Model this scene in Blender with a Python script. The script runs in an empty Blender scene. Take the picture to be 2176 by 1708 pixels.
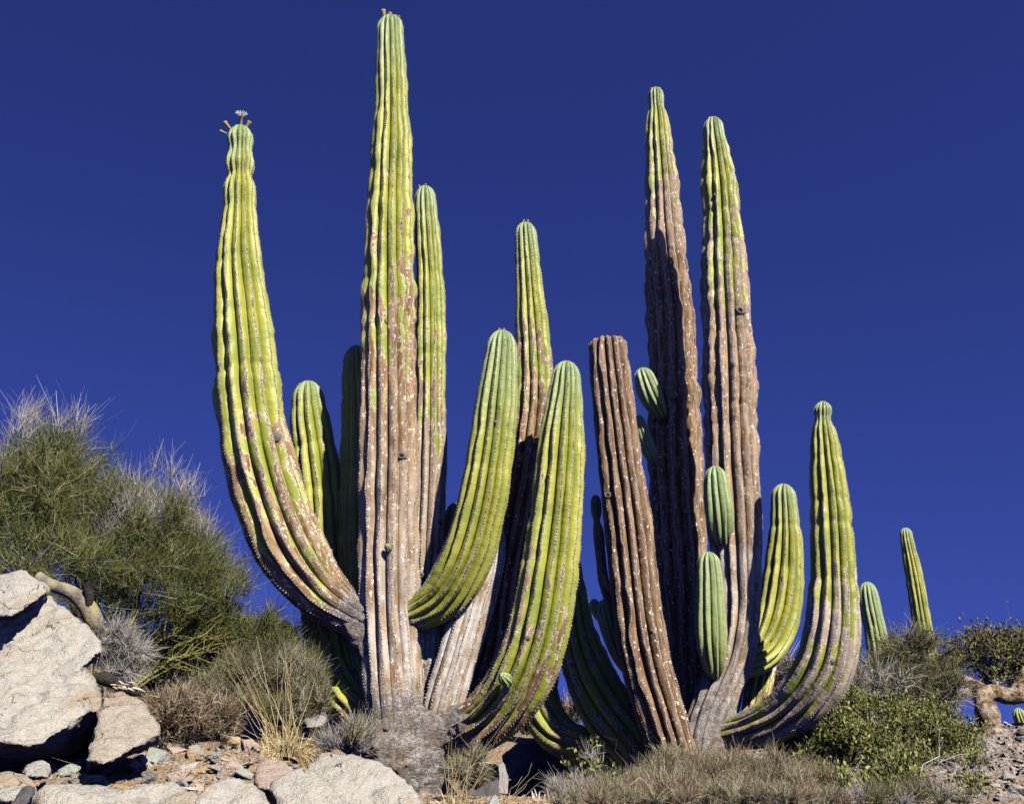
import bpy, bmesh, math, random
import numpy as np
from mathutils import Vector, noise as mnoise
from mathutils.bvhtree import BVHTree

# ------------------------------------------------------------------ camera, sky, sun, exposure
SC = bpy.context.scene
COL = SC.collection
PITCH = math.radians(20.0)
FPX, CX, CY = 2300.0, 1088.0, 854.0          # focal length and centre of a 2176 x 1708 picture
cam_data = bpy.data.cameras.new('camera'); cam = bpy.data.objects.new('camera', cam_data); COL.objects.link(cam)
cam.location = (0, 0, 0); cam.rotation_euler = (math.pi/2 + PITCH, 0, 0)
cam_data.sensor_width = 36.0; cam_data.lens = 36.0*FPX/2176.0
cam_data.clip_start = 0.05; cam_data.clip_end = 6000
SC.camera = cam

SUN_EL, SUN_AZ = math.radians(40), math.radians(32)   # azimuth: to the right of straight behind the camera
to_sun = Vector((math.sin(SUN_AZ)*math.cos(SUN_EL), -math.cos(SUN_AZ)*math.cos(SUN_EL), math.sin(SUN_EL)))
world = bpy.data.worlds.new('World'); SC.world = world; world.use_nodes = True
wn = world.node_tree; wn.nodes.clear()
sky = wn.nodes.new('ShaderNodeTexSky'); sky.sky_type = 'NISHITA'; sky.sun_disc = False
sky.sun_elevation = SUN_EL; sky.sun_rotation = math.pi - SUN_AZ
sky.altitude = 1500; sky.air_density = 0.7; sky.dust_density = 0.0; sky.ozone_density = 6.0
geo = wn.nodes.new('ShaderNodeTexCoord')
vm = wn.nodes.new('ShaderNodeVectorMath'); vm.operation = 'MULTIPLY_ADD'
vm.inputs[1].default_value = (1, 1, 0.95); vm.inputs[2].default_value = (0, 0, 0.21)   # clear dry air: no pale band at the horizon
wn.links.new(geo.outputs['Generated'], vm.inputs[0]); wn.links.new(vm.outputs[0], sky.inputs[0])
hs = wn.nodes.new('ShaderNodeMixRGB'); hs.blend_type = 'MULTIPLY'; hs.inputs[0].default_value = 1.0
hs.inputs[2].default_value = (0.70, 0.62, 1.38, 1)       # polarised deep blue
bg = wn.nodes.new('ShaderNodeBackground'); bg.inputs[1].default_value = 0.058
wo = wn.nodes.new('ShaderNodeOutputWorld')
wn.links.new(sky.outputs[0], hs.inputs[1]); wn.links.new(hs.outputs[0], bg.inputs[0]); wn.links.new(bg.outputs[0], wo.inputs[0])
sd = bpy.data.lights.new('sun', 'SUN'); sd.energy = 5.0; sd.angle = math.radians(0.5); sd.color = (1.0, 0.95, 0.86)
so = bpy.data.objects.new('sun', sd); COL.objects.link(so)
so.rotation_euler = (-to_sun).to_track_quat('-Z', 'Y').to_euler()
SC.view_settings.view_transform = 'Standard'; SC.view_settings.look = 'None'
SC.view_settings.exposure = 0.70; SC.view_settings.gamma = 1.0; SC.view_settings.use_curve_mapping = False
SC.render.engine = 'CYCLES'
SC.cycles.max_bounces = 6; SC.cycles.diffuse_bounces = 0

# ------------------------------------------------------------------ helpers
SP, CP = math.sin(PITCH), math.cos(PITCH)
def ray(px, py):
    dx, dy = (px-CX)/FPX, (CY-py)/FPX
    return np.array((dx, CP - dy*SP, SP + dy*CP))
def at(px, py, Y):
    r = ray(px, py); return r*(Y/r[1])
def depth(px, py, Y): return Y/ray(px, py)[1]
def mpp(px, py, Y): return depth(px, py, Y)/FPX      # metres per pixel there

_L = [(-5,-1.9),(0,-1.7),(4,-.75),(5,-.33),(6,-.06),(7,.13),(8,.25),(9.5,.37),(12,.62),(16,1.35),(20,2.1),(26,3.0),(32,3.2),(45,1.8),(120,-6),(4000,-200)]
_M = [(-5,-1.9),(0,-1.7),(4,-.78),(5,-.38),(6.5,-.14),(8,-.05),(11,.0),(13,.24),(14,.36),(18,.78),(24,1.40),(30,1.6),(45,.9),(120,-6),(4000,-200)]
def hgt(x, y):
    x = np.asarray(x, float); y = np.asarray(y, float)
    zl = np.interp(y, [a for a,_ in _L], [b for _,b in _L]); zm = np.interp(y, [a for a,_ in _M], [b for _,b in _M])
    t = np.clip((-x - 0.9)/1.2, 0, 1); t = t*t*(3-2*t)
    n = 0.03*np.sin(x*1.7+y*.9)*np.sin(y*1.3-x*.5) + 0.015*np.sin(x*4.1-y*2.2+1)*np.sin(y*3.7+x*1.3)
    dip = .62*np.exp(-((x-.3)/.85)**4)*np.exp(-((y-14.3)/2.9)**4)      # hollow between the two clumps
    return zm + (zl-zm)*t + n - dip
def ground(px, py, y0=5.0, y1=60.0):
    r = ray(px, py); ys = np.arange(y0, y1, .03)
    P = r[None]*(ys/r[1])[:, None]
    w = np.nonzero(P[:, 2] <= hgt(P[:, 0], P[:, 1]))[0]
    return P[w[0]] if len(w) else None
def on_ground(px, Y):
    p = at(px, 1600, Y); return np.array((p[0], Y, float(hgt(p[0], Y))))

def mesh_np(name, V, quads=None, tris=None, smooth=True, attrs=None):
    me = bpy.data.meshes.new(name); V = np.asarray(V, np.float32)
    q = np.zeros((0, 4), np.int32) if quads is None else np.asarray(quads, np.int32)
    t = np.zeros((0, 3), np.int32) if tris is None else np.asarray(tris, np.int32)
    me.vertices.add(len(V)); me.vertices.foreach_set('co', V.ravel())
    li = np.concatenate([q.ravel(), t.ravel()]); me.loops.add(len(li)); me.loops.foreach_set('vertex_index', li)
    tot = np.concatenate([np.full(len(q), 4), np.full(len(t), 3)]).astype(np.int32)
    st = np.concatenate([[0], np.cumsum(tot)[:-1]]).astype(np.int32)
    me.polygons.add(len(tot)); me.polygons.foreach_set('loop_start', st); me.polygons.foreach_set('loop_total', tot)
    me.polygons.foreach_set('use_smooth', np.full(len(tot), smooth))
    for k, a in (attrs or {}).items():
        a = np.asarray(a, np.float32)
        if a.ndim == 2:
            at_ = me.attributes.new(k, 'FLOAT_VECTOR', 'POINT'); at_.data.foreach_set('vector', a.ravel())
        else:
            at_ = me.attributes.new(k, 'FLOAT', 'POINT'); at_.data.foreach_set('value', a)
    me.update(calc_edges=True); return me
def link(name, me, mat=None, parent=None, loc=None):
    o = bpy.data.objects.new(name, me); COL.objects.link(o)
    if mat is not None and not me.materials: me.materials.append(mat)
    if parent is not None:
        o.parent = parent
        o.matrix_parent_inverse = parent_inv(parent)
    if loc is not None: o.location = loc
    return o
def parent_inv(p):
    from mathutils import Matrix
    return Matrix.Translation(p.location).inverted() if p.parent is None else Matrix.Identity(4)
def tag(o, label=None, cat=None, group=None, kind=None):
    if label: o['label'] = label
    if cat: o['category'] = cat
    if group: o['group'] = group
    if kind: o['kind'] = kind
    return o
def empty(name, loc, label, cat, group=None):
    o = bpy.data.objects.new(name, None); COL.objects.link(o); o.location = loc; o.empty_display_size = .2
    return tag(o, label, cat, group)

# ------------------------------------------------------------------ node material helper
class NM:
    def __init__(s, name):
        s.m = bpy.data.materials.new(name); s.m.use_nodes = True; s.t = s.m.node_tree; s.t.nodes.clear()
        s.o = s.t.nodes.new('ShaderNodeOutputMaterial'); s.b = s.t.nodes.new('ShaderNodeBsdfPrincipled')
        s.t.links.new(s.b.outputs[0], s.o.inputs[0])
    def put(s, sock, v):
        if isinstance(v, bpy.types.NodeSocket): s.t.links.new(v, sock)
        elif isinstance(v, (tuple, list)) and len(v) == 3 and sock.type == 'RGBA': sock.default_value = (*v, 1)
        else: sock.default_value = v
    def attr(s, name, out='Fac'):
        n = s.t.nodes.new('ShaderNodeAttribute'); n.attribute_name = name; return n.outputs[out]
    def math(s, op, a, b=0.0, c=0.0, clamp=False):
        n = s.t.nodes.new('ShaderNodeMath'); n.operation = op; n.use_clamp = clamp
        for i, v in enumerate((a, b, c)): s.put(n.inputs[i], v)
        return n.outputs[0]
    def step(s, x, a, b, o0=0.0, o1=1.0):
        n = s.t.nodes.new('ShaderNodeMapRange'); n.interpolation_type = 'SMOOTHSTEP'
        for i, v in enumerate((x, a, b, o0, o1)): s.put(n.inputs[i], v)
        return n.outputs[0]
    def vec(s, op, a, b):
        n = s.t.nodes.new('ShaderNodeVectorMath'); n.operation = op; s.put(n.inputs[0], a); s.put(n.inputs[1], b); return n.outputs[0]
    def noise(s, vec, scale, detail=4, rough=.55, out=0):
        n = s.t.nodes.new('ShaderNodeTexNoise'); 
        if vec is not None: s.put(n.inputs['Vector'], vec)
        n.inputs['Scale'].default_value = scale; n.inputs['Detail'].default_value = detail; n.inputs['Roughness'].default_value = rough
        return n.outputs[out]
    def voro(s, vec, scale, feat='F1', out='Distance', rnd=1.0):
        n = s.t.nodes.new('ShaderNodeTexVoronoi'); n.feature = feat; s.put(n.inputs['Vector'], vec)
        n.inputs['Scale'].default_value = scale; n.inputs['Randomness'].default_value = rnd; return n.outputs[out]
    def mix(s, f, a, b):
        n = s.t.nodes.new('ShaderNodeMix'); n.data_type = 'RGBA'; s.put(n.inputs['Factor'], f)
        s.put(n.inputs[6], a); s.put(n.inputs[7], b); return n.outputs[2]
    def ramp(s, f, stops):
        n = s.t.nodes.new('ShaderNodeValToRGB'); s.put(n.inputs[0], f); e = n.color_ramp.elements
        while len(e) < len(stops): e.new(.5)
        for i, (p, c) in enumerate(stops): e[i].position = p; e[i].color = (*c, 1)
        return n.outputs[0]
    def coord(s, k='Object'):
        return s.t.nodes.new('ShaderNodeTexCoord').outputs[k]
    def bump(s, h, strength, dist, normal=None):
        n = s.t.nodes.new('ShaderNodeBump'); n.inputs['Strength'].default_value = strength; n.inputs['Distance'].default_value = dist
        s.put(n.inputs['Height'], h)
        if normal is not None: s.put(n.inputs['Normal'], normal)
        return n.outputs[0]
    def out(s, col, rough=.7, normal=None, spec=.25):
        s.put(s.b.inputs['Base Color'], col); s.put(s.b.inputs['Roughness'], rough)
        s.b.inputs['Specular IOR Level'].default_value = spec
        if normal is not None: s.put(s.b.inputs['Normal'], normal)
        return s.m

# ------------------------------------------------------------------ cactus skin
def cactus_skin():
    n = NM('cactus_skin'); sp = n.attr('sp', 'Vector'); rg = n.attr('rg'); age = n.attr('age'); bark = n.attr('bark'); tip = n.attr('tip'); pale = n.attr('pale')
    st = n.vec('MULTIPLY', sp, (1, 1, .36)); st2 = n.vec('MULTIPLY', sp, (1, 1, .12))
    n1 = n.noise(st, 8, 5, .62); nl = n.noise(sp, 2.6, 2); nf = n.noise(sp, 60, 2); ns = n.noise(st2, 20, 4, .62)
    m = n.math('MULTIPLY_ADD', n.math('SUBTRACT', age, .5), .8, n.math('MULTIPLY', n.math('SUBTRACT', n1, .5), 1.5))
    m = n.math('ADD', m, n.math('MULTIPLY_ADD', rg, -.20, .10))
    m = n.math('ADD', m, n.math('MULTIPLY', n.math('SUBTRACT', nl, .5), .45))
    brown = n.step(m, -.008, .008)
    edge = n.math('MULTIPLY', n.step(n.math('ABSOLUTE', n.math('ADD', m, .008)), .008, .04, 1, 0), n.step(nf, .40, .6))
    green = n.mix(n.step(nl, .35, .65), (.25, .285, .038), (.37, .365, .050))
    green = n.mix(n.step(ns, .5, .75, 0, .7), green, (.45, .40, .058))
    green = n.mix(tip, green, (.27, .36, .16))
    tan = n.ramp(ns, [(.28, (.10, .047, .018)), (.45, (.235, .132, .055)), (.58, (.345, .225, .11)), (.75, (.45, .33, .19))])
    tan = n.mix(n.math('MULTIPLY', pale, -1.0, clamp=True), tan, n.ramp(ns, [(.3, (.06, .034, .02)), (.5, (.16, .095, .055)), (.7, (.29, .19, .115))]))
    tan = n.mix(n.math('MULTIPLY', pale, n.step(n1, .3, .62), clamp=True), tan, (.53, .48, .41))
    c = n.mix(brown, green, tan)
    c = n.mix(n.math('MULTIPLY', edge, .85), c, (.66, .58, .50))
    # pale scars: irregular flecks on the corky skin
    wv = n.vec('ADD', n.vec('MULTIPLY', sp, (1, 1, .6)), n.vec('MULTIPLY', n.noise(sp, 45, 2, out=1), (.05, .05, .05)))
    vn = n.t.nodes.new('ShaderNodeTexVoronoi'); n.put(vn.inputs['Vector'], wv); vn.inputs['Scale'].default_value = 27
    fleck = n.math('MULTIPLY', n.step(n.math('SUBTRACT', vn.outputs['Distance'], n.math('MULTIPLY', vn.outputs['Color'], .36)), -.03, .03, 1, 0), n.step(n.math('SUBTRACT', vn.outputs['Color'], n.math('MULTIPLY', rg, .38)), .10, .16))
    fleck = n.math('MULTIPLY', fleck, n.step(m, -.05, .05))
    c = n.mix(n.math('MULTIPLY', fleck, .95), c, (.78, .73, .64))
    rs = n.step(n.math('ADD', rg, n.math('MULTIPLY', n.math('SUBTRACT', nf, .5), .22)), .10, .17, 1, 0)
    rs = n.math('MULTIPLY', rs, n.math('SUBTRACT', 1, n.math('MULTIPLY', tip, .6)))
    c = n.mix(n.math('MULTIPLY', rs, .85), c, n.mix(n.step(nf, .38, .62), (.11, .075, .07), (.48, .40, .37)))
    # grey corky bark near the joints
    vb = n.noise(n.vec('MULTIPLY', sp, (1, 1, 1.9)), 19, 5, .72)
    nb = n.noise(sp, 9, 4, .7); crk = n.step(n.math('ABSOLUTE', n.math('SUBTRACT', vb, .47)), .0, .035, 1, 0)
    bc = n.ramp(nb, [(.30, (.13, .11, .098)), (.46, (.32, .28, .245)), (.60, (.50, .45, .40)), (.7, (.62, .58, .53))]); bc = n.mix(n.math('MULTIPLY', crk, .8), bc, (.05, .042, .036))
    bc = n.mix(n.step(nl, .5, .62, 0, .45), bc, (.40, .27, .17))
    bmask = n.step(n.math('ADD', bark, n.math('MULTIPLY', n.math('SUBTRACT', nb, .5), 1.1)), .47, .55)
    c = n.mix(bmask, c, bc)
    hb = n.math('MULTIPLY', n.math('MINIMUM', bark, 1), n.math('MULTIPLY_ADD', crk, -.7, n.math('MULTIPLY', vb, 3.2)))
    wr = n.math('ADD', n.math('MULTIPLY', n.noise(n.vec('MULTIPLY', sp, (1.2, 1.2, 1.7)), 9, 2), .5), n.math('MULTIPLY', ns, .5))
    return n.out(c, n.mix(brown, (.45,)*3, (.8,)*3), n.bump(n.math('ADD', hb, wr), .9, .022), .3)
def areole_mat():
    n = NM('areole_felt'); a = n.attr('age'); r = n.attr('cv'); tip = n.attr('tip')
    g = n.mix(r, (.12, .09, .085), (.40, .34, .31)); b = n.mix(r, (.30, .24, .19), (.70, .66, .58))
    c = n.mix(n.step(a, .45, .75), g, b); c = n.mix(n.math('MULTIPLY', tip, .6), c, (.42, .46, .33))
    return n.out(c, .9)
M_SKIN, M_ARE = cactus_skin(), areole_mat()

def catmull(P, n_per=24):
    P = np.asarray(P, float); out = []
    Q = np.vstack([2*P[0]-P[1], P, 2*P[-1]-P[-2]])
    for i in range(1, len(Q)-2):
        p0, p1, p2, p3 = Q[i-1:i+3]
        t = np.linspace(0, 1, n_per, endpoint=False)[:, None]
        d0 = np.linalg.norm((p1-p0)[:3]) + 1e-9; d1 = np.linalg.norm((p2-p1)[:3]) + 1e-9; d2 = np.linalg.norm((p3-p2)[:3]) + 1e-9
        m1 = ((p1-p0)/d0 + (p2-p1)/d1)/2*d1; m2 = ((p2-p1)/d1 + (p3-p2)/d2)/2*d1
        out.append((2*t**3-3*t**2+1)*p1 + (t**3-2*t**2+t)*m1 + (-2*t**3+3*t**2)*p2 + (t**3-t**2)*m2)
    out.append(P[-1][None]); return np.vstack(out)
def vnoise(rng, s, spacing):                       # smooth 1-D value noise, -1..1
    n = int(s.max()/spacing) + 4; k = rng.uniform(-1, 1, n); x = s/spacing + rng.uniform(0, 1)
    i = np.clip(x.astype(int), 0, n-2); f = x-i; f = f*f*(3-2*f); return k[i]*(1-f) + k[i+1]*f
def frames(C):
    T = np.gradient(C, axis=0); T /= np.linalg.norm(T, axis=1)[:, None]
    N = np.zeros_like(C); n0 = np.array((0, 1., 0)); n0 -= T[0]*n0.dot(T[0])
    if np.linalg.norm(n0) < .2: n0 = np.array((1., 0, 0)); n0 -= T[0]*n0.dot(T[0])
    N[0] = n0/np.linalg.norm(n0)
    for i in range(1, len(C)):
        v = N[i-1] - T[i]*N[i-1].dot(T[i]); N[i] = v/np.linalg.norm(v)
    return T, N, np.cross(T, N)

FR = np.array((0, .045, .13, .26, .37, .445, .5, .555, .63, .74, .87, .955))
STEMS = {}
def stem(parent, ctrl, ribs=13, rib=.17, shape=1.15, age=((0, 1), (.5, .6), (1, 0)), bark=0.0, pale=0.0, knob=.035,
         cut=False, seed=1, tiplen=.5, name='stem', label=None, ds=.03, key=None, are=.030, spines=True, wig=.05, tier=.045):
    """ctrl: (px, py, half width in px, Y) from base to tip; age: (fraction of length, corkiness)"""
    rng = np.random.default_rng(seed)
    pts = np.array([[*at(a, b, d), c*mpp(a, b, d)] for a, b, c, d in ctrl])
    C = catmull(pts); seg = np.linalg.norm(np.diff(C[:, :3], axis=0), axis=1); S = np.concatenate([[0], np.cumsum(seg)]); L = S[-1]
    Lt = 0 if cut else 1.15*pts[-1, 3]
    s = np.arange(0, max(L-Lt, ds*2), ds); Lc = s[-1]
    if not cut:
        th = np.linspace(0, 1, 11)[1:]; s = np.concatenate([s, Lc + (L-Lc)*np.sin(th*math.pi/2)]); s[-1] = L - 1e-4
    X = np.stack([np.interp(s, S, C[:, i]) for i in range(4)], 1)
    R = X[:, 3].copy(); C3 = X[:, :3]
    K = 1 + knob*vnoise(rng, s, .32) + knob*.6*vnoise(rng, s, .8)
    if not cut and L > 2.5:                         # pinched growth joints on the upper half
        q0 = .42*L
        while q0 < L-.35:
            q0 += rng.uniform(.28, .7)
            K -= tier*rng.uniform(.5, 1.3)*np.exp(-((s-q0)/.045)**2) - tier*.5*np.exp(-((s-q0+.16)/.09)**2)
    if not cut: R *= np.sqrt(np.clip(1 - (np.clip((s-Lc)/(L-Lc), 0, 1)*.985)**2, 0, 1))
    T, N, B = frames(C3)
    M = ribs*len(FR); ri = np.repeat(np.arange(ribs), len(FR)); fr = np.tile(FR, ribs); q = np.abs(fr-.5)*2
    g = (np.sqrt(q**2+.012)-.11)/.9; g = np.clip(g, 0, 1)**shape; g = .74*g + .42*np.clip((q-.72)/.28, 0, 1)**1.5
    n = len(s)
    ridge = np.stack([1 + knob*1.0*vnoise(rng, s, .24) + .012*vnoise(rng, s, .08) - knob*1.6*np.clip(np.abs(vnoise(rng, s, .3))-.6, 0, 1)/.4*(s > .45*L) for _ in range(ribs)], 1)[:, ri]
    wg = np.stack([wig*vnoise(rng, s, .3) + wig*.5*vnoise(rng, s, .12) for _ in range(ribs)], 1)[:, ri]*(1-q)[None]
    gd = np.stack([1 + .25*vnoise(rng, s, .35) for _ in range(ribs)], 1)[:, ri]
    low = np.clip(s/ (.12*L) if bark > 0 else np.ones(n), .35, 1)[:, None]
    rr = R[:, None]*K[:, None]*(1 - rib*g[None]*gd*low)*(1 + (ridge-1)*(1-.7*q)[None])
    if cut:                                        # worn top of a dead stem
        tp = np.clip((s - (L-.12))/.12, 0, 1)[:, None]; rr *= 1 - .20*tp**4
    tw = .12*vnoise(rng, s, 2.0)[:, None]
    ph = 2*math.pi*(ri+fr)[None]/ribs + wg + tw
    V = C3[:, None] + rr[..., None]*(np.cos(ph)[..., None]*N[:, None] + np.sin(ph)[..., None]*B[:, None])
    if cut:
        V[-1] += T[-1]*(rng.uniform(-.012, .012, ribs)[ri] - .006*q)[:, None]
    Rm = R.max()
    sp = np.stack([np.cos(ph)*Rm, np.sin(ph)*Rm, np.repeat(s[:, None], M, 1)], -1) + np.array((seed*3.7 % 50, seed*1.3 % 50, 0))
    u = s/L; ag = np.interp(u, [a for a, _ in age], [b for _, b in age])
    bk = np.clip(1.25 - s/max(bark, 1e-3), 0, 1) if bark > 0 else np.zeros(n)
    tp = np.clip(1 - (L-s)/tiplen, 0, 1)*.9 if not cut else np.zeros(n)
    pl = np.full(n, pale) if not callable(pale) else np.array([pale(x) for x in u])
    e = lambda a: np.repeat(a[:, None], M, 1).ravel()
    Vf = V.reshape(-1, 3); i0 = (np.arange(n-1)[:, None]*M + np.arange(M)[None]); i1 = np.arange(n-1)[:, None]*M + (np.arange(M)+1)[None] % M
    Q = np.stack([i0, i1, i1+M, i0+M], -1).reshape(-1, 4)
    att = dict(sp=sp.reshape(-1, 3), rg=np.tile(q, n), age=e(ag), bark=e(bk), tip=e(tp), pale=e(pl))
    # end cap
    Vf = np.vstack([Vf, C3[-1] + T[-1]*(.015 if cut else .002), C3[0]])
    c0 = n*M; k = np.arange(M); tr = np.stack([(n-1)*M+k, (n-1)*M+(k+1) % M, np.full(M, c0)], 1)
    tr = np.vstack([tr, np.stack([(k+1) % M, k, np.full(M, c0+1)], 1)])
    att['sp'] = np.vstack([att['sp'], att['sp'][-1:], att['sp'][:1]])
    for kk in ('rg', 'age', 'bark', 'tip', 'pale'): att[kk] = np.concatenate([att[kk], att[kk][-1:], att[kk][:1]])
    o = link(name, mesh_np(name, Vf, Q, tr, True, att), M_SKIN, parent)
    if label: o['label'] = label
    # felted areoles along every ridge
    rc = np.nonzero(fr == .5)[0]; PA, NA, TA, SA = [], [], [], []
    for c in rc:
        sa = np.arange(rng.uniform(0, are), L-.01, are) + rng.uniform(-.007, .007, len(np.arange(rng.uniform(0, are), L-.01, are)))[:1]
        sa = sa[(sa > bark*.5)]
        PA.append(np.stack([np.interp(sa, s, V[:, c, i]) for i in range(3)], 1)); 
        cc = np.stack([np.interp(sa, s, C3[:, i]) for i in range(3)], 1); NA.append(PA[-1]-cc)
        TA.append(np.stack([np.interp(sa, s, T[:, i]) for i in range(3)], 1)); SA.append(sa)
    PA, NA, TA, SA = map(np.concatenate, (PA, NA, TA, SA)); NA /= np.linalg.norm(NA, axis=1)[:, None] + 1e-9
    BA = np.cross(TA, NA); na = len(PA); z = rng.uniform(.6, 1.25, na)[:, None]
    sc = np.interp(SA, s, np.clip(R/.12, .45, 1))[:, None]; z = z*sc
    A = [PA - NA*.004 + TA*.011*z, PA - NA*.004 + BA*.009*z, PA - NA*.004 - TA*.011*z, PA - NA*.004 - BA*.009*z, PA + NA*.010*z]
    Va = np.stack(A, 1).reshape(-1, 3); b = np.arange(na)*5
    Ta = np.concatenate([np.stack([b+i, b+(i+1) % 4, b+4], 1) for i in range(4)])
    agA = np.repeat(np.interp(SA, s, ag), 5); cv = np.repeat(rng.uniform(0, 1, na), 5); tpA = np.repeat(np.interp(SA, s, tp), 5)
    if spines:
        nb = len(Va); w = []; d = NA + rng.normal(0, .7, (na, 3)); d /= np.linalg.norm(d, axis=1)[:, None]
        ln = rng.uniform(.012, .035, na)[:, None]
        Vs = np.stack([PA + BA*.0025, PA - BA*.0025, PA + d*ln], 1).reshape(-1, 3)
        Va = np.vstack([Va, Vs]); Ta = np.vstack([Ta, nb + np.arange(na*3).reshape(-1, 3)])
        agA = np.concatenate([agA, np.repeat(np.interp(SA, s, ag), 3)]); cv = np.concatenate([cv, np.repeat(rng.uniform(.5, 1, na), 3)]); tpA = np.concatenate([tpA, np.zeros(na*3)])
    ao = link('areoles', mesh_np('areoles', Va, None, Ta, False, dict(age=agA, cv=cv, tip=tpA)), M_ARE, o); ao['kind'] = 'stuff'
    o['_tip'] = list(C3[-1]); o['_tdir'] = list(T[-1])
    info = dict(o=o, V=V, C=C3, T=T, R=R, s=s, L=L, rc=rc, bvh=None, Vf=Vf, Q=Q)
    del o['_tip']; del o['_tdir']
    if key: STEMS[key] = info
    return info
def surf(info, px, py):
    if info['bvh'] is None: info['bvh'] = BVHTree.FromPolygons([tuple(v) for v in info['Vf']], [tuple(q) for q in info['Q']])
    r = Vector(ray(px, py)).normalized(); loc, nor, i, d = info['bvh'].ray_cast(Vector((0, 0, 0)), r)
    return (loc, nor)

def lathe(prof, n=10, wob=0.0, seed=0):
    rng = np.random.default_rng(seed); V = []; 
    for z, r in prof:
        a = np.arange(n)*2*math.pi/n; w = 1 + wob*rng.uniform(-1, 1, n)
        V.append(np.stack([np.cos(a)*r*w, np.sin(a)*r*w, np.full(n, z)], 1))
    V = np.vstack(V); m = len(prof); Q = [(i*n+j, i*n+(j+1) % n, (i+1)*n+(j+1) % n, (i+1)*n+j) for i in range(m-1) for j in range(n)]
    Vt = np.vstack([V, [(0, 0, prof[-1][0])]]); tr = [((m-1)*n+j, (m-1)*n+(j+1) % n, m*n) for j in range(n)]
    return Vt, np.array(Q), np.array(tr)
def orient(V, loc, zdir, s=1.0, spin=0.0):
    z = np.array(zdir, float); z /= np.linalg.norm(z); x = np.cross((0.3, 1, .1), z); x /= np.linalg.norm(x); y = np.cross(z, x)
    c, q = math.cos(spin), math.sin(spin); X = x*c+y*q; Y = -x*q+y*c
    return np.asarray(loc) + s*(V[:, :1]*X + V[:, 1:2]*Y + V[:, 2:3]*z)

M_BUD = NM('bud_felt'); M_BUD = M_BUD.out(M_BUD.mix(M_BUD.noise(None, 60), (.20, .13, .04), (.40, .34, .16)), .9)
_p = NM('petal'); M_PETAL = _p.out((.80, .78, .72), .6)
_t = _p.t.nodes.new('ShaderNodeBsdfTranslucent'); _t.inputs[0].default_value = (.8, .78, .7, 1); _x = _p.t.nodes.new('ShaderNodeMixShader'); _x.inputs[0].default_value = .55
_p.t.links.new(_p.b.outputs[0], _x.inputs[1]); _p.t.links.new(_t.outputs[0], _x.inputs[2]); _p.t.links.new(_x.outputs[0], _p.o.inputs[0])
def bud(info, px, py, size, zd, flower=False, i=0):
    t = info['L'] ; base = info['C'][-1]; Rb = size
    p = at(px, py, base[1] - .02)
    V, Q, T = lathe([(-.6, .22), (0, .26), (.6, .30), (1.1, .42), (1.35, .46), (1.45, .34), (1.4, .05)], 10, .05, i)
    b = link('flower_bud' if not flower else 'flower', mesh_np('bud', orient(V, p, zd, size), Q, T), M_BUD, info['o'])
    if flower:
        PV, PT = [], []
        for ring, (m, l, w, up) in enumerate(((16, .95, .26, 1.3), (13, .75, .24, 1.9))):
            for j in range(m):
                a = 2*math.pi*j/m + ring*.2; d = np.array((math.cos(a), math.sin(a), 0)); e = np.array((-d[1], d[0], 0)); z0 = np.array((0, 0, 1.38))
                k = len(PV); l2 = l*(1+.15*math.sin(j*3.1))
                PV += [z0 + d*.25 + e*w*.3, z0 + d*.25 - e*w*.3, z0 + d*(.25+l2*.55) + e*w*.55 + (0, 0, up*.4), z0 + d*(.25+l2*.55) - e*w*.55 + (0, 0, up*.4), z0 + d*(.25+l2) + (0, 0, up*.5)]
                PT += [(k, k+1, k+2), (k+1, k+3, k+2), (k+2, k+3, k+4)]
        link('petals', mesh_np('petals', orient(np.array(PV), p, zd, size), None, np.array(PT), False), M_PETAL, b)
M_SCAR = NM('woody_scar'); _o = M_SCAR.coord()
M_SCAR = M_SCAR.out(M_SCAR.mix(M_SCAR.noise(_o, 55, 4), (.03, .025, .022), (.33, .29, .26)), .95, M_SCAR.bump(M_SCAR.noise(_o, 80, 4), 1, .02))
M_HOLE = NM('hole_shade'); M_HOLE = M_HOLE.out((.02, .016, .013), 1.0)  # near-black colour paints the shade inside a hole
def scar(info, px, py, rpx, hole=False, seed=0):
    h = surf(info, px, py)
    if h[0] is None: return
    r = rpx*mpp(px, py, h[0].y); rng = np.random.default_rng(seed)
    V, Q, T = lathe([(-.3, 1.2), (.1, 1.1), (.32, .85), (.35, .6), (.12 if hole else .5, .42), (-.2 if hole else .55, .2)], 14, .16, seed)
    V = V*np.array((1.25, .8, 1)) if hole else V
    o = link('woody_scar', mesh_np('woody_scar', orient(V, h[0], h[1], r, rng.uniform(0, 3)), Q, T), M_SCAR, info['o'])
    if hole:
        V, Q, T = lathe([(.0, .7), (.2, .55), (.22, .3)], 10, .15, seed+1); V = V*np.array((1.25, .8, 1))
        link('hole', mesh_np('hole', orient(V, h[0], h[1], r), Q, T), M_HOLE, o)  # solid dark cap stands for the shaded inside of the hole
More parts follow.
